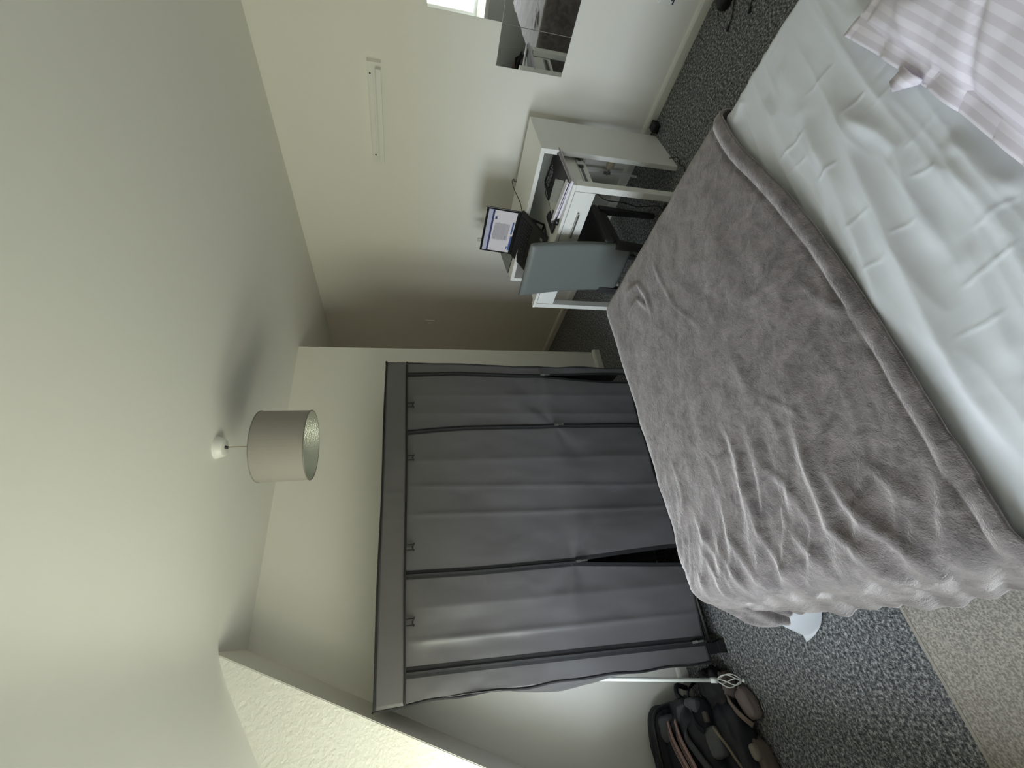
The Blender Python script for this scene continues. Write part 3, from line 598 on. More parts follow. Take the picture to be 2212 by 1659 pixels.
for k_, (y0, y1) in enumerate(((0.037, 0.438), (0.442, 0.843))):
    dr = ppart('drawer_front', (0.002, 0.020, y0, y1, 0.577, 0.690))
    ym = (y0+y1)/2-0.012
    hp = [pk(-0.020, -0.012, ym-0.075, ym+0.075, 0.630, 0.640), pk(-0.014, 0.003, ym-0.070, ym-0.062, 0.631, 0.639), pk(-0.014, 0.003, ym+0.062, ym+0.070, 0.631, 0.639)]
    obj('handle', *join(*hp), M_STEEL, dr)
    ppart('drawer_box', (0.020, 0.30, y0+0.02, y1-0.02, 0.580, 0.66))
sl = obj('drawer_slide', *pk(0.075, 0.325, 0.030, 0.036, 0.590, 0.622), mat('slide_zinc', (0.55, 0.55, 0.54), 0.35, metal=0.9), desk)
obj('slide_track', *pk(0.085, 0.32, 0.0285, 0.031, 0.599, 0.613), mat('slide_dark_metal', (0.16, 0.16, 0.16), 0.5, metal=0.6), sl)  # track in a darker grey metal than the slide
obj('ball_cage', *pk(0.25, 0.30, 0.024, 0.031, 0.588, 0.624), M_STEEL, sl); obj('stop_clip', *pk(0.232, 0.252, 0.024, 0.031, 0.594, 0.618), M_BLACK, sl)
obj('stop_clip', *pk(0.29, 0.305, 0.022, 0.028, 0.598, 0.614), M_BLACK, sl)

# ------------------------------------------------------------------ chair
ch = thing('dining_chair', (1.93, 1.6, 0), 'grey leatherette high-back chair pushed under the desk', 'chair')
Wn = np.array([-0.13, 0.9915, 0]); Fn = np.array([0.9915, 0.13, 0])       # width axis, facing axis
C0 = np.array([1.735, 1.585, 0.0])
ns, nw = 40, 24
def back_pt(u, v):       # u along width -1..1, v 0..1 bottom to top
    z = 0.270+0.620*v; hw = 0.158+0.012*v
    bow = 0.055-0.075*v-0.09*(v-0.55)**2
    return C0+Wn*(u*hw)+Fn*(bow)+np.array([0, 0, z])+Wn*(0.02*v)
ring = []
V = []; nseg = 28; tk = 0.026
prof2 = [(math.copysign(abs(math.cos(t))**0.28, math.cos(t)), math.copysign(abs(math.sin(t))**0.5, math.sin(t))) for t in [2*math.pi*k/nseg for k in range(nseg)]]
for j in range(ns):
    v = j/(ns-1); e = min(1, (1-abs(2*v-1))/0.05); sc = 0.90+0.10*math.sqrt(max(e, 0)); th = tk*(0.45+0.55*math.sqrt(max(min(1, (1-abs(2*v-1))/0.07), 0)))
    for a_, b_ in prof2: V.append(back_pt(a_*(sc if False else 1.0), v)+Fn*(b_*th))
F = [(j*nseg+k, j*nseg+(k+1) % nseg, (j+1)*nseg+(k+1) % nseg, (j+1)*nseg+k) for j in range(ns-1) for k in range(nseg)]+[tuple(range(nseg-1, -1, -1)), tuple(range((ns-1)*nseg, ns*nseg))]
obj('backrest', V, F, M_LEATHER, ch, smooth=True)
V, F = basis_box(C0, Fn, Wn, (0, 0, 1), (0.03, 0.42), (-0.175, 0.175), (0.385, 0.450)); bevel(obj('seat', V, F, mat('shade_dark_leatherette', (0.030, 0.031, 0.031), 0.5), ch), 0.016, 4)  # seat colour darkened to hold the shade under the desk
V, F = basis_box(C0, Fn, Wn, (0, 0, 1), (0.05, 0.40), (-0.16, 0.16), (0.345, 0.384)); obj('seat_frame', V, F, M_CHAIRLEG, ch)
for fx in (0.015, 0.385):
    for wy in (-0.152, 0.152):
        b0 = C0+Fn*(fx+(0.0 if fx > 0.1 else -0.035))+Wn*wy; t0 = C0+Fn*(fx+0.01)+Wn*wy
        V = []
        for p, s_, z in ((b0, 0.013, 0.0), (t0, 0.020, 0.383)):
            for sx, sy in ((-1, -1), (1, -1), (1, 1), (-1, 1)): V.append(p+Fn*(sx*s_)+Wn*(sy*s_)+np.array([0, 0, z]))
        obj('leg', V, BOXF, M_CHAIRLEG, ch)

# ------------------------------------------------------------------ laptop on its stand
def unit(v): v = np.array(v, float); return v/np.linalg.norm(v)
lw = unit((0.06, 0.998, 0)); BR = np.array([2.145, 1.545, 0.858]); LWD = 0.358; LDP = 0.245
tilt = math.radians(30); ldh = np.array([-0.998, 0.06, 0])
ld = ldh*math.cos(tilt)-np.array([0, 0, 1])*math.sin(tilt); ln = unit(np.cross(lw, ld)); ln = ln if ln[2] > 0 else -ln
lap = thing('laptop', (2.05, 1.75, 0.72), 'open black laptop showing a white web page on the desk', 'laptop')
o = obj('keyboard_deck', *basis_box(BR, ld, lw, ln, (0, LDP), (0, LWD), (-0.020, 0.0)), mat('laptop_black', (0.010, 0.010, 0.011), 0.42), lap); bevel(o, 0.004, 2)
keys = []
for r in range(5):
    for c in range(14):
        keys.append(basis_box(BR, ld, lw, ln, (0.022+r*0.0205, 0.0385+r*0.0205), (0.030+c*0.0215, 0.0475+c*0.0215), (0.0, 0.0022)))
kb = obj('keys', *join(*keys), mat('key_black', (0.018, 0.018, 0.019), 0.55), o); kb['kind'] = 'stuff'
obj('touchpad', *basis_box(BR, ld, lw, ln, (0.145, 0.215), (0.11, 0.21), (0.0, 0.0006)), mat('pad_black', (0.022, 0.022, 0.023), 0.35), o)
obj('sticker', *basis_box(BR, ld, lw, ln, (0.205, 0.225), (0.03, 0.05), (0.0, 0.0006)), mat('sticker_grey', (0.22, 0.22, 0.23), 0.4), o)
su = unit((0.10, -0.006, 0.99)); sn = unit(np.cross(lw, su)); sn = sn if sn[0] < 0 else -sn   # screen up, screen normal (towards the chair)
SO = BR+lw*0.004+ld*0.008; SH_, SW_ = 0.212, 0.350
lid = obj('screen_lid', *basis_box(SO, lw, su, sn, (0, SW_), (0.0, SH_), (-0.008, 0.0)), mat('bezel_black', (0.009, 0.009, 0.010), 0.35), lap); bevel(lid, 0.003, 2)
def emis(name, c, s): return mat(name, (0.02, 0.02, 0.02), 0.25, emit=(c, s))
E_PAGE = emis('screen_page', (0.62, 0.62, 0.64), 0.62); E_NAV = emis('screen_navy', (0.035, 0.04, 0.14), 0.6); E_BAR = emis('screen_bar', (0.50, 0.54, 0.66), 0.5); E_TXT = emis('screen_text', (0.32, 0.34, 0.37), 0.5); E_BLUE = emis('screen_blue', (0.06, 0.12, 0.30), 0.6); E_BOX = emis('screen_box', (0.46, 0.46, 0.48), 0.55)
dis = obj('display', *basis_box(SO, lw, su, sn, (0.014, SW_-0.014), (0.022, SH_-0.014), (0.0, 0.0006)), E_PAGE, lid)
def scr(name, x0, x1, y0, y1, m):  # flat print of the page, x from the left edge as seen from the chair
    return basis_box(SO, lw, su, sn, (SW_-0.014-x1, SW_-0.014-x0), (0.022+y0, 0.022+y1), (0.0006, 0.0009)), m
tiles = [scr('bar', 0, 0.322, 0.150, 0.176, E_BAR), scr('nav', 0, 0.322, 0.138, 0.150, E_NAV), scr('box', 0.10, 0.23, 0.030, 0.125, E_BOX), scr('nav2', 0.256, 0.276, 0.118, 0.131, E_NAV),
 scr('b1', 0.10, 0.135, 0.040, 0.050, E_BLUE), scr('b2', 0.02, 0.14, 0.0, 0.012, E_BLUE), scr('b3', 0.155, 0.25, 0.006, 0.016, E_BLUE), scr('b4', 0.03, 0.05, 0.016, 0.024, E_BLUE)]
for k_ in range(9): tiles.append(scr('t', 0.09+0.004*(k_ % 3), 0.20+0.012*((k_*7) % 4), 0.056+k_*0.0085, 0.0588+k_*0.0085, E_TXT))
mlist = []; VV = []; FF = []; MI = []
for (v, f), m in tiles:
    if m not in mlist: mlist.append(m)
    n0 = len(VV); VV += [tuple(p) for p in v]; FF += [tuple(i+n0 for i in q) for q in f]; MI += [mlist.index(m)]*6
obj('web_page', VV, FF, mlist, lid, mi=MI)
# stand: two open triangular side frames and cross bars
st = thing('laptop_stand', (2.03, 1.7, 0.711), 'black folding stand holding up the laptop', 'stand')
M_STAND = mat('stand_black', (0.008, 0.008, 0.009), 0.5)
for yo in (0.03, 0.32):
    p0 = BR+ld*0.235+lw*yo-ln*0.024; p1 = BR+ld*0.030+lw*yo-ln*0.024; p2 = np.array([2.075, p1[1], 0.717]); p0[2] = max(p0[2], 0.719)
    side_ = join(tube([p0, p1], 0.0065, 6), tube([p1+np.array([0, 0, -0.004]), p2], 0.0065, 6), tube([p0, p2], 0.0055, 6), tube([(p0+p1)/2, (p1+p2)/2], 0.005, 6)); obj('side_frame', *side_, M_STAND, st)
for q, zz_ in (((2.075, 0), 0.717),):
    obj('cross_bar', *tube([BR+ld*0.21+lw*0.03-ln*0.026, BR+ld*0.21+lw*0.32-ln*0.026], 0.005, 8), M_STAND, st)
obj('cross_bar', *tube([(2.075, BR[1]+0.03, 0.7175), (2.093, BR[1]+0.32, 0.7175)], 0.006, 8), M_STAND, st)
# wedge-shaped tablet pad right of the stand
V = [(1.905, 1.452, 0.7115), (2.035, 1.448, 0.7115), (2.050, 1.500, 0.7115), (1.915, 1.512, 0.7115), (1.905, 1.452, 0.721), (2.035, 1.448, 0.733), (2.050, 1.500, 0.733), (1.915, 1.512, 0.721)]
tag(bevel(obj('laptop_charger', V, BOXF, M_BLACK), 0.004), 'flat black charger brick on the desktop beside the laptop', 'charger')

# mouse
mv, mf = lathe([(0.0, 0.036), (0.012, 0.035), (0.022, 0.030), (0.029, 0.020), (0.031, 0.008), (0.030, 0.0), (0.0, 0.0)], (0, 0, 0), 28)
mv = np.array(mv); mv[:, 0] *= 1.75; mv[:, 2] *= 0.95; mv = rotz(mv, math.radians(165), (0, 0))+np.array([1.930, 1.405, 0.7115])
ms = thing('computer_mouse', (1.930, 1.405, 0.7115), 'black computer mouse beside the stack of notebooks', 'mouse')
obj('mouse_body', mv, mf, mat('mouse_black', (0.006, 0.006, 0.007), 0.3), ms, smooth=True)
obj('scroll_wheel', *tube([(1.900, 1.409, 0.7395), (1.897, 1.420, 0.7395)], 0.006, 12), M_BLACK, ms)

# notebooks and papers
def slab_q(pts, z0, z1):
    V = [(x, y, z0) for x, y in pts]+[(x, y, z1) for x, y in pts]; return V, BOXF
M_PAPER = mat('pad_paper', (0.78, 0.76, 0.82), 0.8); M_NBLACK = mat('notebook_black', (0.016, 0.015, 0.018), 0.5)
M_MAUVE = mat('magazine_mauve', (0.30, 0.27, 0.31), 0.55); M_GREYP = mat('grey_leaflet', (0.47, 0.50, 0.52), 0.55)
nb1 = thing('note_pad', (2.0, 1.26, 0.7115), 'white paper pad at the bottom of the stack on the desk', 'notepad')
obj('pages', *slab_q([(1.875, 1.158), (2.15, 1.178), (2.17, 1.395), (1.895, 1.39)], 0.7118, 0.7195), M_PAPER, nb1); obj('cover', *slab_q([(1.872, 1.156), (2.152, 1.176), (2.172, 1.398), (1.892, 1.393)], 0.7195, 0.7208), M_MAUVE, nb1)
nb2 = thing('magazine', (2.03, 1.26, 0.721), 'mauve edged magazine in the middle of the stack on the desk', 'magazine')
obj('pages', *slab_q([(1.868, 1.148), (2.19, 1.168), (2.21, 1.38), (1.885, 1.385)], 0.7210, 0.7275), M_PAPER, nb2); obj('cover', *slab_q([(1.866, 1.146), (2.192, 1.166), (2.212, 1.382), (1.883, 1.387)], 0.7275, 0.7290), M_MAUVE, nb2)
nb3 = thing('spiral_notebook', (2.05, 1.29, 0.729), 'black spiral notebook with white lettering on the desk', 'notebook')
q3 = [(1.862, 1.155), (2.215, 1.185), (2.245, 1.405), (1.905, 1.425)]
obj('pages', *slab_q(q3, 0.7292, 0.7345), mat('lilac_paper', (0.66, 0.62, 0.72), 0.7), nb3); cv = obj('cover', *slab_q([(p[0]*1.0006, p[1]*1.0006) for p in q3], 0.7345, 0.7360), M_NBLACK, nb3)
e0, e1 = np.array(q3[1]), np.array(q3[2])
for k_ in range(18):
    t = (k_+0.5)/18; c = e0+(e1-e0)*t; v = [(c[0]+0.0045*math.cos(a_), c[1], 0.7330+0.0060*math.sin(a_)) for a_ in np.linspace(0, 2*math.pi, 11)]; obj('spiral_ring', *tube(v, 0.0012, 5, caps=False), M_BLACK, nb3)
wm = mat('cover_white_print', (0.7, 0.7, 0.72), 0.5); rr = random.Random(3); strokes = []
ux_ = unit(np.array([q3[2][0]-q3[1][0], q3[2][1]-q3[1][1], 0])); uy_ = unit(np.array([q3[0][0]-q3[1][0], q3[0][1]-q3[1][1], 0])); org = np.array([q3[1][0], q3[1][1], 0.7360])
for row, (yy0, hh) in enumerate(((0.030, 0.016), (0.058, 0.011), (0.075, 0.011))):
    xx = 0.085+0.01*row
    while xx < 0.205:
        wd = rr.uniform(0.004, 0.009); strokes.append(basis_box(org, ux_, uy_, (0, 0, 1), (xx, xx+0.0018), (yy0, yy0+hh), (0.0, 0.0003))); strokes.append(basis_box(org, ux_, uy_, (0, 0, 1), (xx, xx+wd), (yy0+rr.choice((0, 0.5, 1))*hh*0.8, yy0+hh*0.2+rr.choice((0, 0.4))*hh), (0.0, 0.0003))); xx += wd+0.003
obj('cover_print', *join(*strokes), wm, nb3)
lf = thing('folded_leaflet', (1.95, 1.33, 0.736), 'pale grey leaflet lying on top of the spiral notebook', 'leaflet')
obj('sheet_panel', *slab_q([(1.945, 1.20), (2.075, 1.275), (2.065, 1.405), (1.885, 1.29)], 0.7362, 0.7372), M_GREYP, lf)
obj('sheet_panel', *slab_q([(1.885, 1.29), (2.065, 1.405), (1.95, 1.42), (1.89, 1.40)], 0.7364, 0.7376), mat('white_leaflet', (0.58, 0.59, 0.57), 0.5), lf)
lp = thing('lilac_pad', (1.90, 1.30, 0.736), 'narrow lilac paper pad at the front edge of the stack', 'notepad')
obj('pages', *slab_q([(1.868, 1.160), (1.905, 1.165), (1.925, 1.425), (1.900, 1.425)], 0.7378, 0.7450), M_PAPER, lp)

# book or tablet at the far end of the shelf, bottle behind the laptop
tb = thing('tablet_case', (2.27, 2.02, 0.83), 'thin dark tablet case propped on the desk shelf behind the laptop', 'tablet')
e_w = unit((0.09, 0.995, 0)); e_d = unit((-0.94, 0.085, -0.18)); e_n = unit(np.cross(e_d, e_w)); e_n = e_n if e_n[2] > 0 else -e_n
obj('case_back', *basis_box((2.34, 1.915, 0.868), e_d, e_w, e_n, (0, 0.175), (0, 0.16), (-0.006, 0)), M_BLACK, tb); obj('case_cover', *basis_box((2.34, 1.915, 0.868), e_d, e_w, e_n, (0.002, 0.173), (0.002, 0.158), (0.0, 0.002)), mat('case_grey', (0.22, 0.23, 0.22), 0.5), tb)
bt = thing('small_bottle', (2.40, 1.995, 0.83), 'small pale plastic bottle on the shelf behind the laptop screen', 'bottle')
M_BOT = mat('frosted_plastic', (0.62, 0.63, 0.60), 0.35)
obj('bottle_body', *lathe([(0, 0), (0.022, 0), (0.024, 0.01), (0.024, 0.155), (0.020, 0.175), (0.011, 0.185), (0.0, 0.185)], (2.40, 1.995, 0.831), 24), M_BOT, bt, smooth=True); obj('bottle_cap', *lathe([(0, 0.185), (0.012, 0.185), (0.012, 0.215), (0, 0.216)], (2.40, 1.995, 0.831), 20), M_BOT, bt, smooth=True)

# cables
M_CABLE = mat('black_cable', (0.010, 0.010, 0.010), 0.5)
def cable(pts, r, lb): return tag(obj('power_cable', *tube(spline(pts, 8), r, 6), M_CABLE, smooth=True), lb, 'cable')
cable([(2.15, 1.56, 0.85), (2.19, 1.52, 0.868), (2.26, 1.49, 0.90), (2.36, 1.50, 0.90), (2.45, 1.54, 0.868), (2.52, 1.60, 0.838), (2.58, 1.62, 0.70)], 0.0022, 'black cable looping from the laptop over the desk shelf')
cable([(2.05, 1.47, 0.7165), (2.08, 1.43, 0.7135), (2.16, 1.46, 0.7135), (2.19, 1.43, 0.7135), (2.14, 1.41, 0.7135), (2.12, 1.44, 0.716), (2.20, 1.47, 0.7135), (2.30, 1.45, 0.7135)], 0.0018, 'thin black cable curled on the desktop under the shelf')
cable([(2.33, 1.36, 0.555), (2.24, 1.40, 0.44), (2.16, 1.42, 0.36), (2.18, 1.44, 0.22), (2.20, 1.47, 0.10), (2.12, 1.40, 0.012), (2.02, 1.40, 0.008), (1.92, 1.36, 0.006)], 0.0028, 'black cable hanging under the desk down to the carpet')
cable([(2.22, 1.155, 0.05), (2.20, 1.135, 0.012), (2.155, 1.15, 0.006), (2.12, 1.13, 0.010), (2.06, 1.15, 0.006), (1.98, 1.20, 0.006)], 0.0028, 'black cable on the carpet by the desk end panel')
ad = thing('plug_adaptor', (2.585, 1.165, 0), 'black plug adaptor on the carpet behind the desk end panel', 'adaptor')
bevel(obj('adaptor_body', *box(2.545, 2.610, 1.140, 1.190, 0.001, 0.042), M_BLACK, ad), 0.006); obj('adaptor_cord', *tube(spline([(2.58, 1.19, 0.02), (2.59, 1.24, 0.012), (2.56, 1.32, 0.008)], 6), 0.0028, 6), M_CABLE, ad)
pb = thing('power_strip', (1.93, 1.33, 0), 'black power strip on the carpet beneath the desk', 'power strip')
bevel(obj('strip_body', *rotz(box(1.84, 2.06, 1.26, 1.31, 0.001, 0.038)[0][:], math.radians(40), (1.95, 1.285)).tolist() and (rotz(box(1.84, 2.06, 1.26, 1.31, 0.001, 0.038)[0], math.radians(40), (1.95, 1.285)), BOXF), M_BLACK, pb), 0.005)
for k_ in range(3): obj('plug_top', *(rotz(box(1.87+k_*0.06, 1.905+k_*0.06, 1.265, 1.305, 0.038, 0.062)[0], math.radians(40), (1.95, 1.285)), BOXF), M_BLACK, pb)

# radiator valve and pipes behind the desk
rv = thing('radiator_valve', (2.56, 1.45, 0.0), 'cream thermostatic valve on white pipes behind the desk', 'valve')
M_CREAM = mat('cream_plastic', (0.56, 0.48, 0.35), 0.45)
hv = []
for k_ in range(48):
    t = 2*math.pi*k_/48; hv.append(t)
rings = [(0.014, 1.388), (0.022, 1.390), (0.025, 1.396), (0.025, 1.440), (0.018, 1.446), (0.015, 1.456)]
V = [(2.56+(r+(0.0012 if (k_ % 4) < 2 and 0 < i < 4 else 0))*math.cos(t), y, 0.215+(r+(0.0012 if (k_ % 4) < 2 and 0 < i < 4 else 0))*math.sin(t)) for i, (r, y) in enumerate(rings) for k_, t in enumerate(hv)]
F = [(i*48+k_, i*48+(k_+1) % 48, (i+1)*48+(k_+1) % 48, (i+1)*48+k_) for i in range(5) for k_ in range(48)]+[tuple(range(47, -1, -1)), tuple(range(240, 288))]
obj('valve_head', V, F, M_CREAM, rv)
obj('valve_body', *join(tube([(2.56, 1.456, 0.215), (2.56, 1.50, 0.215)], [0.012, 0.010], 14), tube([(2.56, 1.485, 0.195), (2.56, 1.485, 0.245)], 0.012, 14)), M_STEEL, rv)
obj('supply_pipe', *tube(spline([(2.56, 1.485, 0.196), (2.56, 1.485, 0.10), (2.555, 1.482, 0.03), (2.55, 1.48, 0.0)], 6), 0.0075, 12), M_PLASTIC, rv, smooth=True)
obj('radiator_tail', *tube([(2.56, 1.485, 0.245), (2.56, 1.487, 0.40)], 0.0075, 12), M_PLASTIC, rv, smooth=True)

# ------------------------------------------------------------------ shoe and cords near the picture's top edge
shoe = thing('black_shoe', (2.50, 0.40, 0), 'black shoe on the carpet between the bed and the wall', 'shoe')
def shoe_out(t): return np.interp(t, [0, 0.08, 0.25, 0.5, 0.72, 0.88, 0.96, 1.0], [0.018, 0.034, 0.037, 0.036, 0.048, 0.050, 0.036, 0.006])
tv = 1-(1-np.linspace(0, 1, 34))**1.5; n = 26; V = []
for t in tv:
    hw = float(shoe_out(t)); top = float(np.interp(t, [0, 0.1, 0.35, 0.55, 0.75, 0.9, 0.97, 1.0], [0.070, 0.098, 0.105, 0.088, 0.062, 0.052, 0.036, 0.022]))
    for k_ in range(n):
        a_ = 2*math.pi*k_/n; c, s_ = math.cos(a_), math.sin(a_)
        z = 0.012+(top-0.012)*max(0, s_)**0.8 if s_ > 0 else 0.012
        V.append((2.51+hw*math.copysign(abs(c)**0.6, c), 0.275+0.285*t, z))
F = [(i*n+k_, i*n+(k_+1) % n, (i+1)*n+(k_+1) % n, (i+1)*n+k_) for i in range(33) for k_ in range(n)]+[tuple(range(n-1, -1, -1)), tuple(range(33*n, 34*n))]
obj('upper', V, F, mat('shoe_upper', (0.014, 0.015, 0.016), 0.5), shoe, smooth=True)
out = [(2.51+s_*float(shoe_out(t))*1.06, 0.272+0.292*t) for s_, seq in ((1, tv), (-1, tv[::-1])) for t in seq]
m_ = len(out); V = [(x, y, 0.001) for x, y in out]+[(x, y, 0.022) for x, y in out]; F = [tuple(range(m_-1, -1, -1)), tuple(range(m_, 2*m_))]+[(i, (i+1) % m_, m_+(i+1) % m_, m_+i) for i in range(m_)]
obj('sole', V, F, mat('shoe_sole', (0.006, 0.006, 0.006), 0.7), shoe)
for k_ in range(4): obj('lace', *tube(spline([(2.485, 0.40+k_*0.022, 0.098-k_*0.008), (2.51, 0.407+k_*0.022, 0.108-k_*0.009), (2.535, 0.40+k_*0.022, 0.098-k_*0.008)], 5), 0.003, 6), M_BLACK, shoe)
for lb, pts in (('thin black cord ending in a plug nearer the skirting board', [(2.46, 0.42, 0.012), (2.43, 0.50, 0.008), (2.385, 0.545, 0.006), (2.375, 0.578, 0.006)]), ('thin black cord ending in a plug nearer the bed', [(2.36, 0.36, 0.006), (2.32, 0.43, 0.006), (2.285, 0.478, 0.006)])):
    c_ = thing('charging_lead', pts[-1], lb, 'cord'); obj('cord', *tube(spline(pts, 6), 0.0028, 6), M_CABLE, c_)
    p, q = np.array(pts[-1]), np.array(pts[-2]); d = unit(p-q); obj('plug', *tube([p, p+d*0.022], 0.0065, 8), M_BLACK, c_)

# ------------------------------------------------------------------ curtain pole leaning in the corner
cp = thing('curtain_pole', (-0.345, 2.09, 0), 'slim white curtain pole with a twisted cage finial leaning behind the wardrobe', 'curtain pole')
tip = np.array([-0.345, 2.075, 0.022]); ax = unit(np.array([0.075, 0.235, 0.62]))
M_POLE = mat('white_pole', (0.80, 0.82, 0.78), 0.3)
b0 = tip+ax*0.118
obj('pole', *tube([b0, b0+ax*0.66], 0.0085, 14), M_POLE, cp, smooth=True)
obj('collar', *tube([b0-ax*0.004, b0+ax*0.026], 0.0110, 14), M_POLE, cp, smooth=True)
u_ = unit(np.cross(ax, (0, 0, 1))); v_ = np.cross(ax, u_); wires = []
fin = []
for k_ in range(5):
    pts = []
    for i in range(17):
        t = i/16; r = 0.003+0.024*math.sin(math.pi*t)**0.8; an = 2*math.pi*k_/5+1.7*t
        pts.append(tip+ax*(0.010+0.104*t)+u_*r*math.cos(an)+v_*r*math.sin(an))
    obj('finial_wire', *tube(pts, 0.0022, 6), M_POLE, cp, smooth=True)
mv, mf = lathe([(0, -0.008), (0.005, -0.006), (0.008, 0), (0.005, 0.006), (0, 0.008)], (tip[0], tip[1], tip[2]), 14); obj('finial_ball', mv, mf, M_POLE, cp, smooth=True)

# ------------------------------------------------------------------ backpack slumped in the corner
bp_ = thing('backpack', (-0.62, 2.33, 0), 'dark navy backpack with grey pads slumped against the back wall', 'backpack')
M_NAVY = mat('navy_nylon', (0.012, 0.013, 0.019), 0.6, bump=(300, 0.2, 0.002)); M_PAD = mat('grey_pad', (0.075, 0.078, 0.085), 0.8); M_BRN = mat('brown_panel', (0.045, 0.024, 0.018), 0.8)
def lump(c, r, rot, seed, am=0.18, fq=2.2, nu=36, nv=24, pw=0.75):
    V = []; Rm = Matrix.Rotation(rot[2], 3, 'Z') @ Matrix.Rotation(rot[1], 3, 'Y') @ Matrix.Rotation(rot[0], 3, 'X')
    for j in range(nv+1):
        th = math.pi*j/nv
        for i in range(nu):
            ph = 2*math.pi*i/nu; sg = lambda t: math.copysign(abs(t)**pw, t)
            d = Vector((sg(math.sin(th))*sg(math.cos(ph)), sg(math.sin(th))*sg(math.sin(ph)), sg(math.cos(th))))
            k = 1+am*mnoise.fractal(d*fq+Vector((seed*3.1, seed*1.7, 0)), 0.9, 2.1, 3)
            p = Rm @ Vector((d.x*r[0]*k, d.y*r[1]*k, d.z*r[2]*k)); V.append((c[0]+p.x, c[1]+p.y, max(c[2]+p.z, 0.003)))
    F = [(j*nu+i, j*nu+(i+1) % nu, (j+1)*nu+(i+1) % nu, (j+1)*nu+i) for j in range(nv) for i in range(nu)]
    return V, F
def ribbon(pts, w, t, side):
    P = spline(pts, 8); side = Vector(side).normalized(); V = []
    for p in P:
        for sx, sz in ((-1, 0), (1, 0), (1, 1), (-1, 1)): V.append(p+side*(sx*w/2)+Vector((0, -0.3, 1)).normalized()*(sz*t))
    F = [(i*4+k, i*4+(k+1) % 4, i*4+4+(k+1) % 4, i*4+4+k) for i in range(len(P)-1) for k in range(4)]+[(3, 2, 1, 0), tuple((len(P)-1)*4+k for k in range(4))]
    return V, F
obj('pack_body', *lump((-0.68, 2.36, 0.135), (0.27, 0.19, 0.145), (0.15, 0.0, 0.05), 1, 0.14), M_NAVY, bp_, smooth=True)
# upright back frame by the wall
obj('back_frame', *lump((-0.70, 2.50, 0.185), (0.25, 0.045, 0.155), (-0.12, 0.0, 0.0), 2, 0.06, pw=0.5), M_NAVY, bp_, smooth=True)
obj('frame_trim', *tube(spline([(-0.455, 2.475, 0.06), (-0.452, 2.475, 0.24), (-0.49, 2.47, 0.315), (-0.62, 2.465, 0.33), (-0.80, 2.465, 0.33)], 8), 0.008, 8), M_BLACK, bp_, smooth=True)
obj('back_pad', *lump((-0.535, 2.45, 0.245), (0.055, 0.035, 0.055), (-0.4, 0.0, 0.1), 3, 0.06, pw=0.5), M_PAD, bp_, smooth=True)
obj('back_pad', *lump((-0.485, 2.34, 0.205), (0.055, 0.045, 0.030), (0.3, 0.2, 0.3), 4, 0.06, pw=0.55), M_PAD, bp_, smooth=True)
obj('back_pad', *lump((-0.44, 2.29, 0.185), (0.035, 0.040, 0.028), (0.2, 0.3, 0.2), 5, 0.06, pw=0.55), M_PAD, bp_, smooth=True)
obj('hip_pad', *lump((-0.555, 2.175, 0.185), (0.055, 0.040, 0.026), (0.5, 0.15, 0.5), 6, 0.05, pw=0.5), mat('hip_pad_grey', (0.095, 0.097, 0.10), 0.8), bp_, smooth=True)
obj('brown_panel', *lump((-0.72, 2.40, 0.235), (0.14, 0.075, 0.040), (-0.25, 0.0, 0.1), 7, 0.10, pw=0.6), M_BRN, bp_, smooth=True)
M_PINK = mat('pink_webbing', (0.42, 0.28, 0.26), 0.8); M_PDK = mat('webbing_stripe', (0.05, 0.03, 0.03), 0.8)
for k_, (pp, sd) in enumerate(((((-0.510, 2.425, 0.268), (-0.565, 2.365, 0.292), (-0.635, 2.30, 0.295), (-0.72, 2.25, 0.282)), (0.62, -0.77, 0.12)), (((-0.500, 2.375, 0.255), (-0.560, 2.315, 0.278), (-0.625, 2.255, 0.282), (-0.72, 2.215, 0.268)), (0.62, -0.77, 0.12)))):
    s_o = obj('striped_strap', *ribbon(pp, 0.052, 0.008, sd), M_PINK, bp_, label='pink webbing strap with dark stripes')
    for of in (-0.010, 0.004):
        sv = Vector(sd).normalized()*of; q = [Vector(p)+sv+Vector((0, -0.0027, 0.0087)) for p in pp]; obj('stripe', *ribbon(q, 0.0035, 0.0012, sd), M_PDK, s_o)
obj('shoulder_strap', *ribbon([(-0.490, 2.27, 0.235), (-0.535, 2.27, 0.268), (-0.605, 2.205, 0.258), (-0.68, 2.155, 0.225), (-0.75, 2.13, 0.19)], 0.040, 0.010, (0.66, -0.74, 0.1)), M_PAD, bp_)
obj('shoulder_strap', *ribbon([(-0.36, 2.44, 0.02), (-0.39, 2.38, 0.13), (-0.44, 2.30, 0.19), (-0.49, 2.24, 0.22), (-0.52, 2.20, 0.21)], 0.034, 0.010, (0.66, -0.74, 0.1)), M_NAVY, bp_)
obj('draw_cord', *tube(spline([(-0.50, 2.155, 0.19), (-0.515, 2.12, 0.20), (-0.555, 2.10, 0.185), (-0.60, 2.095, 0.165), (-0.64, 2.09, 0.145), (-0.70, 2.075, 0.11)], 8), 0.006, 8), mat('tan_cord', (0.20, 0.165, 0.115), 0.8), bp_, smooth=True, label='tan draw cord')
obj('buckle', *lump((-0.475, 2.225, 0.175), (0.022, 0.018, 0.010), (0.2, 0.2, 0.4), 8, 0.02, pw=0.4), mat('tan_buckle', (0.10, 0.085, 0.07), 0.6), bp_, smooth=True)
obj('side_pocket', *lump((-0.58, 2.16, 0.085), (0.16, 0.085, 0.085), (0.1, 0.0, 0.25), 9, 0.16), M_NAVY, bp_, smooth=True)
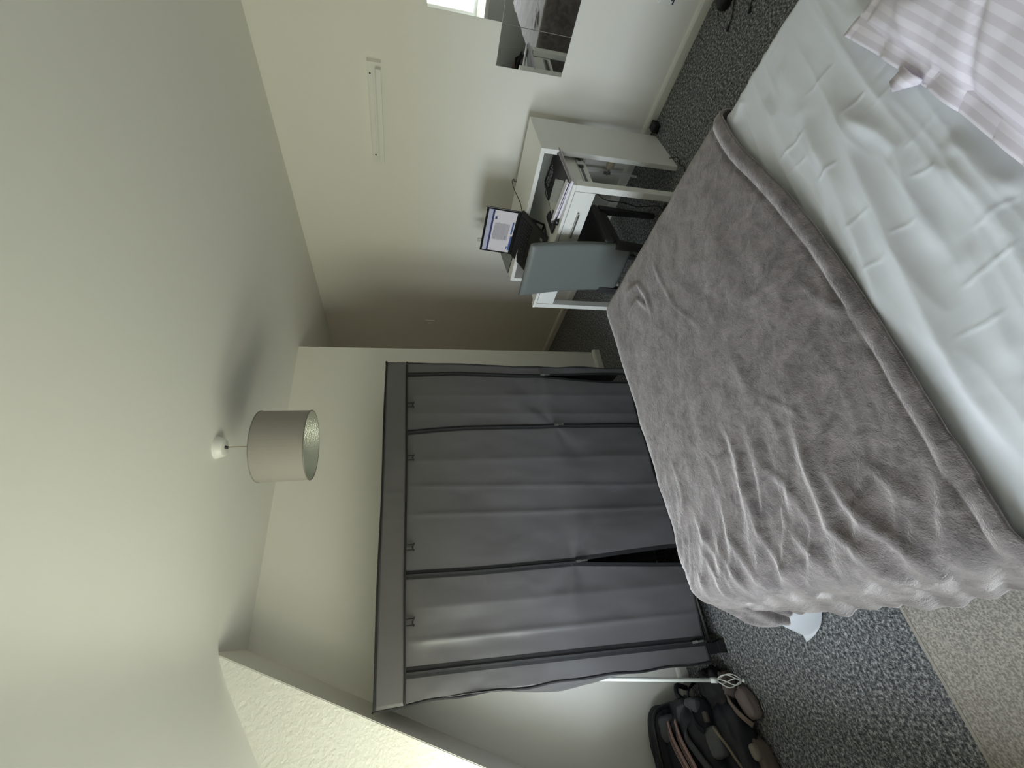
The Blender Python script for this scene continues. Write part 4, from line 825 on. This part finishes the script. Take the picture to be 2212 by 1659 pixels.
obj('haul_loop', *tube(spline([(-0.395, 2.47, 0.09), (-0.375, 2.455, 0.15), (-0.405, 2.43, 0.175), (-0.44, 2.41, 0.15)], 8), 0.012, 8), M_NAVY, bp_, smooth=True)
# pouch, sandal strap and rolled jacket by the finial
pj = thing('rolled_jacket', (-0.40, 2.25, 0), 'rolled black jacket on the carpet behind the curtain pole finial', 'jacket')
obj('jacket_cloth', *lump((-0.40, 2.24, 0.065), (0.10, 0.085, 0.062), (0, 0, 0.5), 11, 0.22), mat('black_jacket', (0.013, 0.012, 0.013), 0.85), pj, smooth=True)
obj('jacket_lining', *lump((-0.365, 2.17, 0.045), (0.055, 0.035, 0.04), (0, 0.2, 0.4), 12, 0.2), mat('mauve_lining', (0.10, 0.075, 0.07), 0.85), pj, smooth=True)
wb = thing('mauve_pouch', (-0.42, 2.08, 0), 'mauve brown zip pouch with a tan band and metal ring on the carpet', 'pouch')
obj('pouch_body', *lump((-0.425, 2.075, 0.035), (0.062, 0.040, 0.034), (0, 0, 0.6), 13, 0.10), mat('pouch_mauve', (0.16, 0.125, 0.115), 0.7), wb, smooth=True)
obj('pouch_band', *ribbon([(-0.40, 2.16, 0.075), (-0.43, 2.12, 0.088), (-0.465, 2.085, 0.080), (-0.50, 2.06, 0.055)], 0.028, 0.006, (0.66, -0.74, 0.1)), mat('tan_band', (0.19, 0.145, 0.12), 0.8), wb)
obj('metal_ring', *tube([(-0.437+0.016*math.cos(t), 2.020+0.010*math.sin(t), 0.006) for t in np.linspace(0, 2*math.pi, 17)], 0.0022, 6, caps=False), M_STEEL, wb)
hb = thing('brown_shoe', (-0.62, 2.06, 0), 'brown cloth shoe half under the backpack', 'shoe')
obj('shoe_upper', *lump((-0.64, 2.07, 0.045), (0.10, 0.045, 0.042), (0, 0, 0.35), 14, 0.10), mat('brown_canvas', (0.13, 0.10, 0.085), 0.85), hb, smooth=True)
obj('shoe_tongue', *lump((-0.585, 2.062, 0.085), (0.030, 0.018, 0.020), (0.3, 0, 0.35), 15, 0.06), mat('pale_canvas', (0.24, 0.21, 0.18), 0.85), hb, smooth=True)
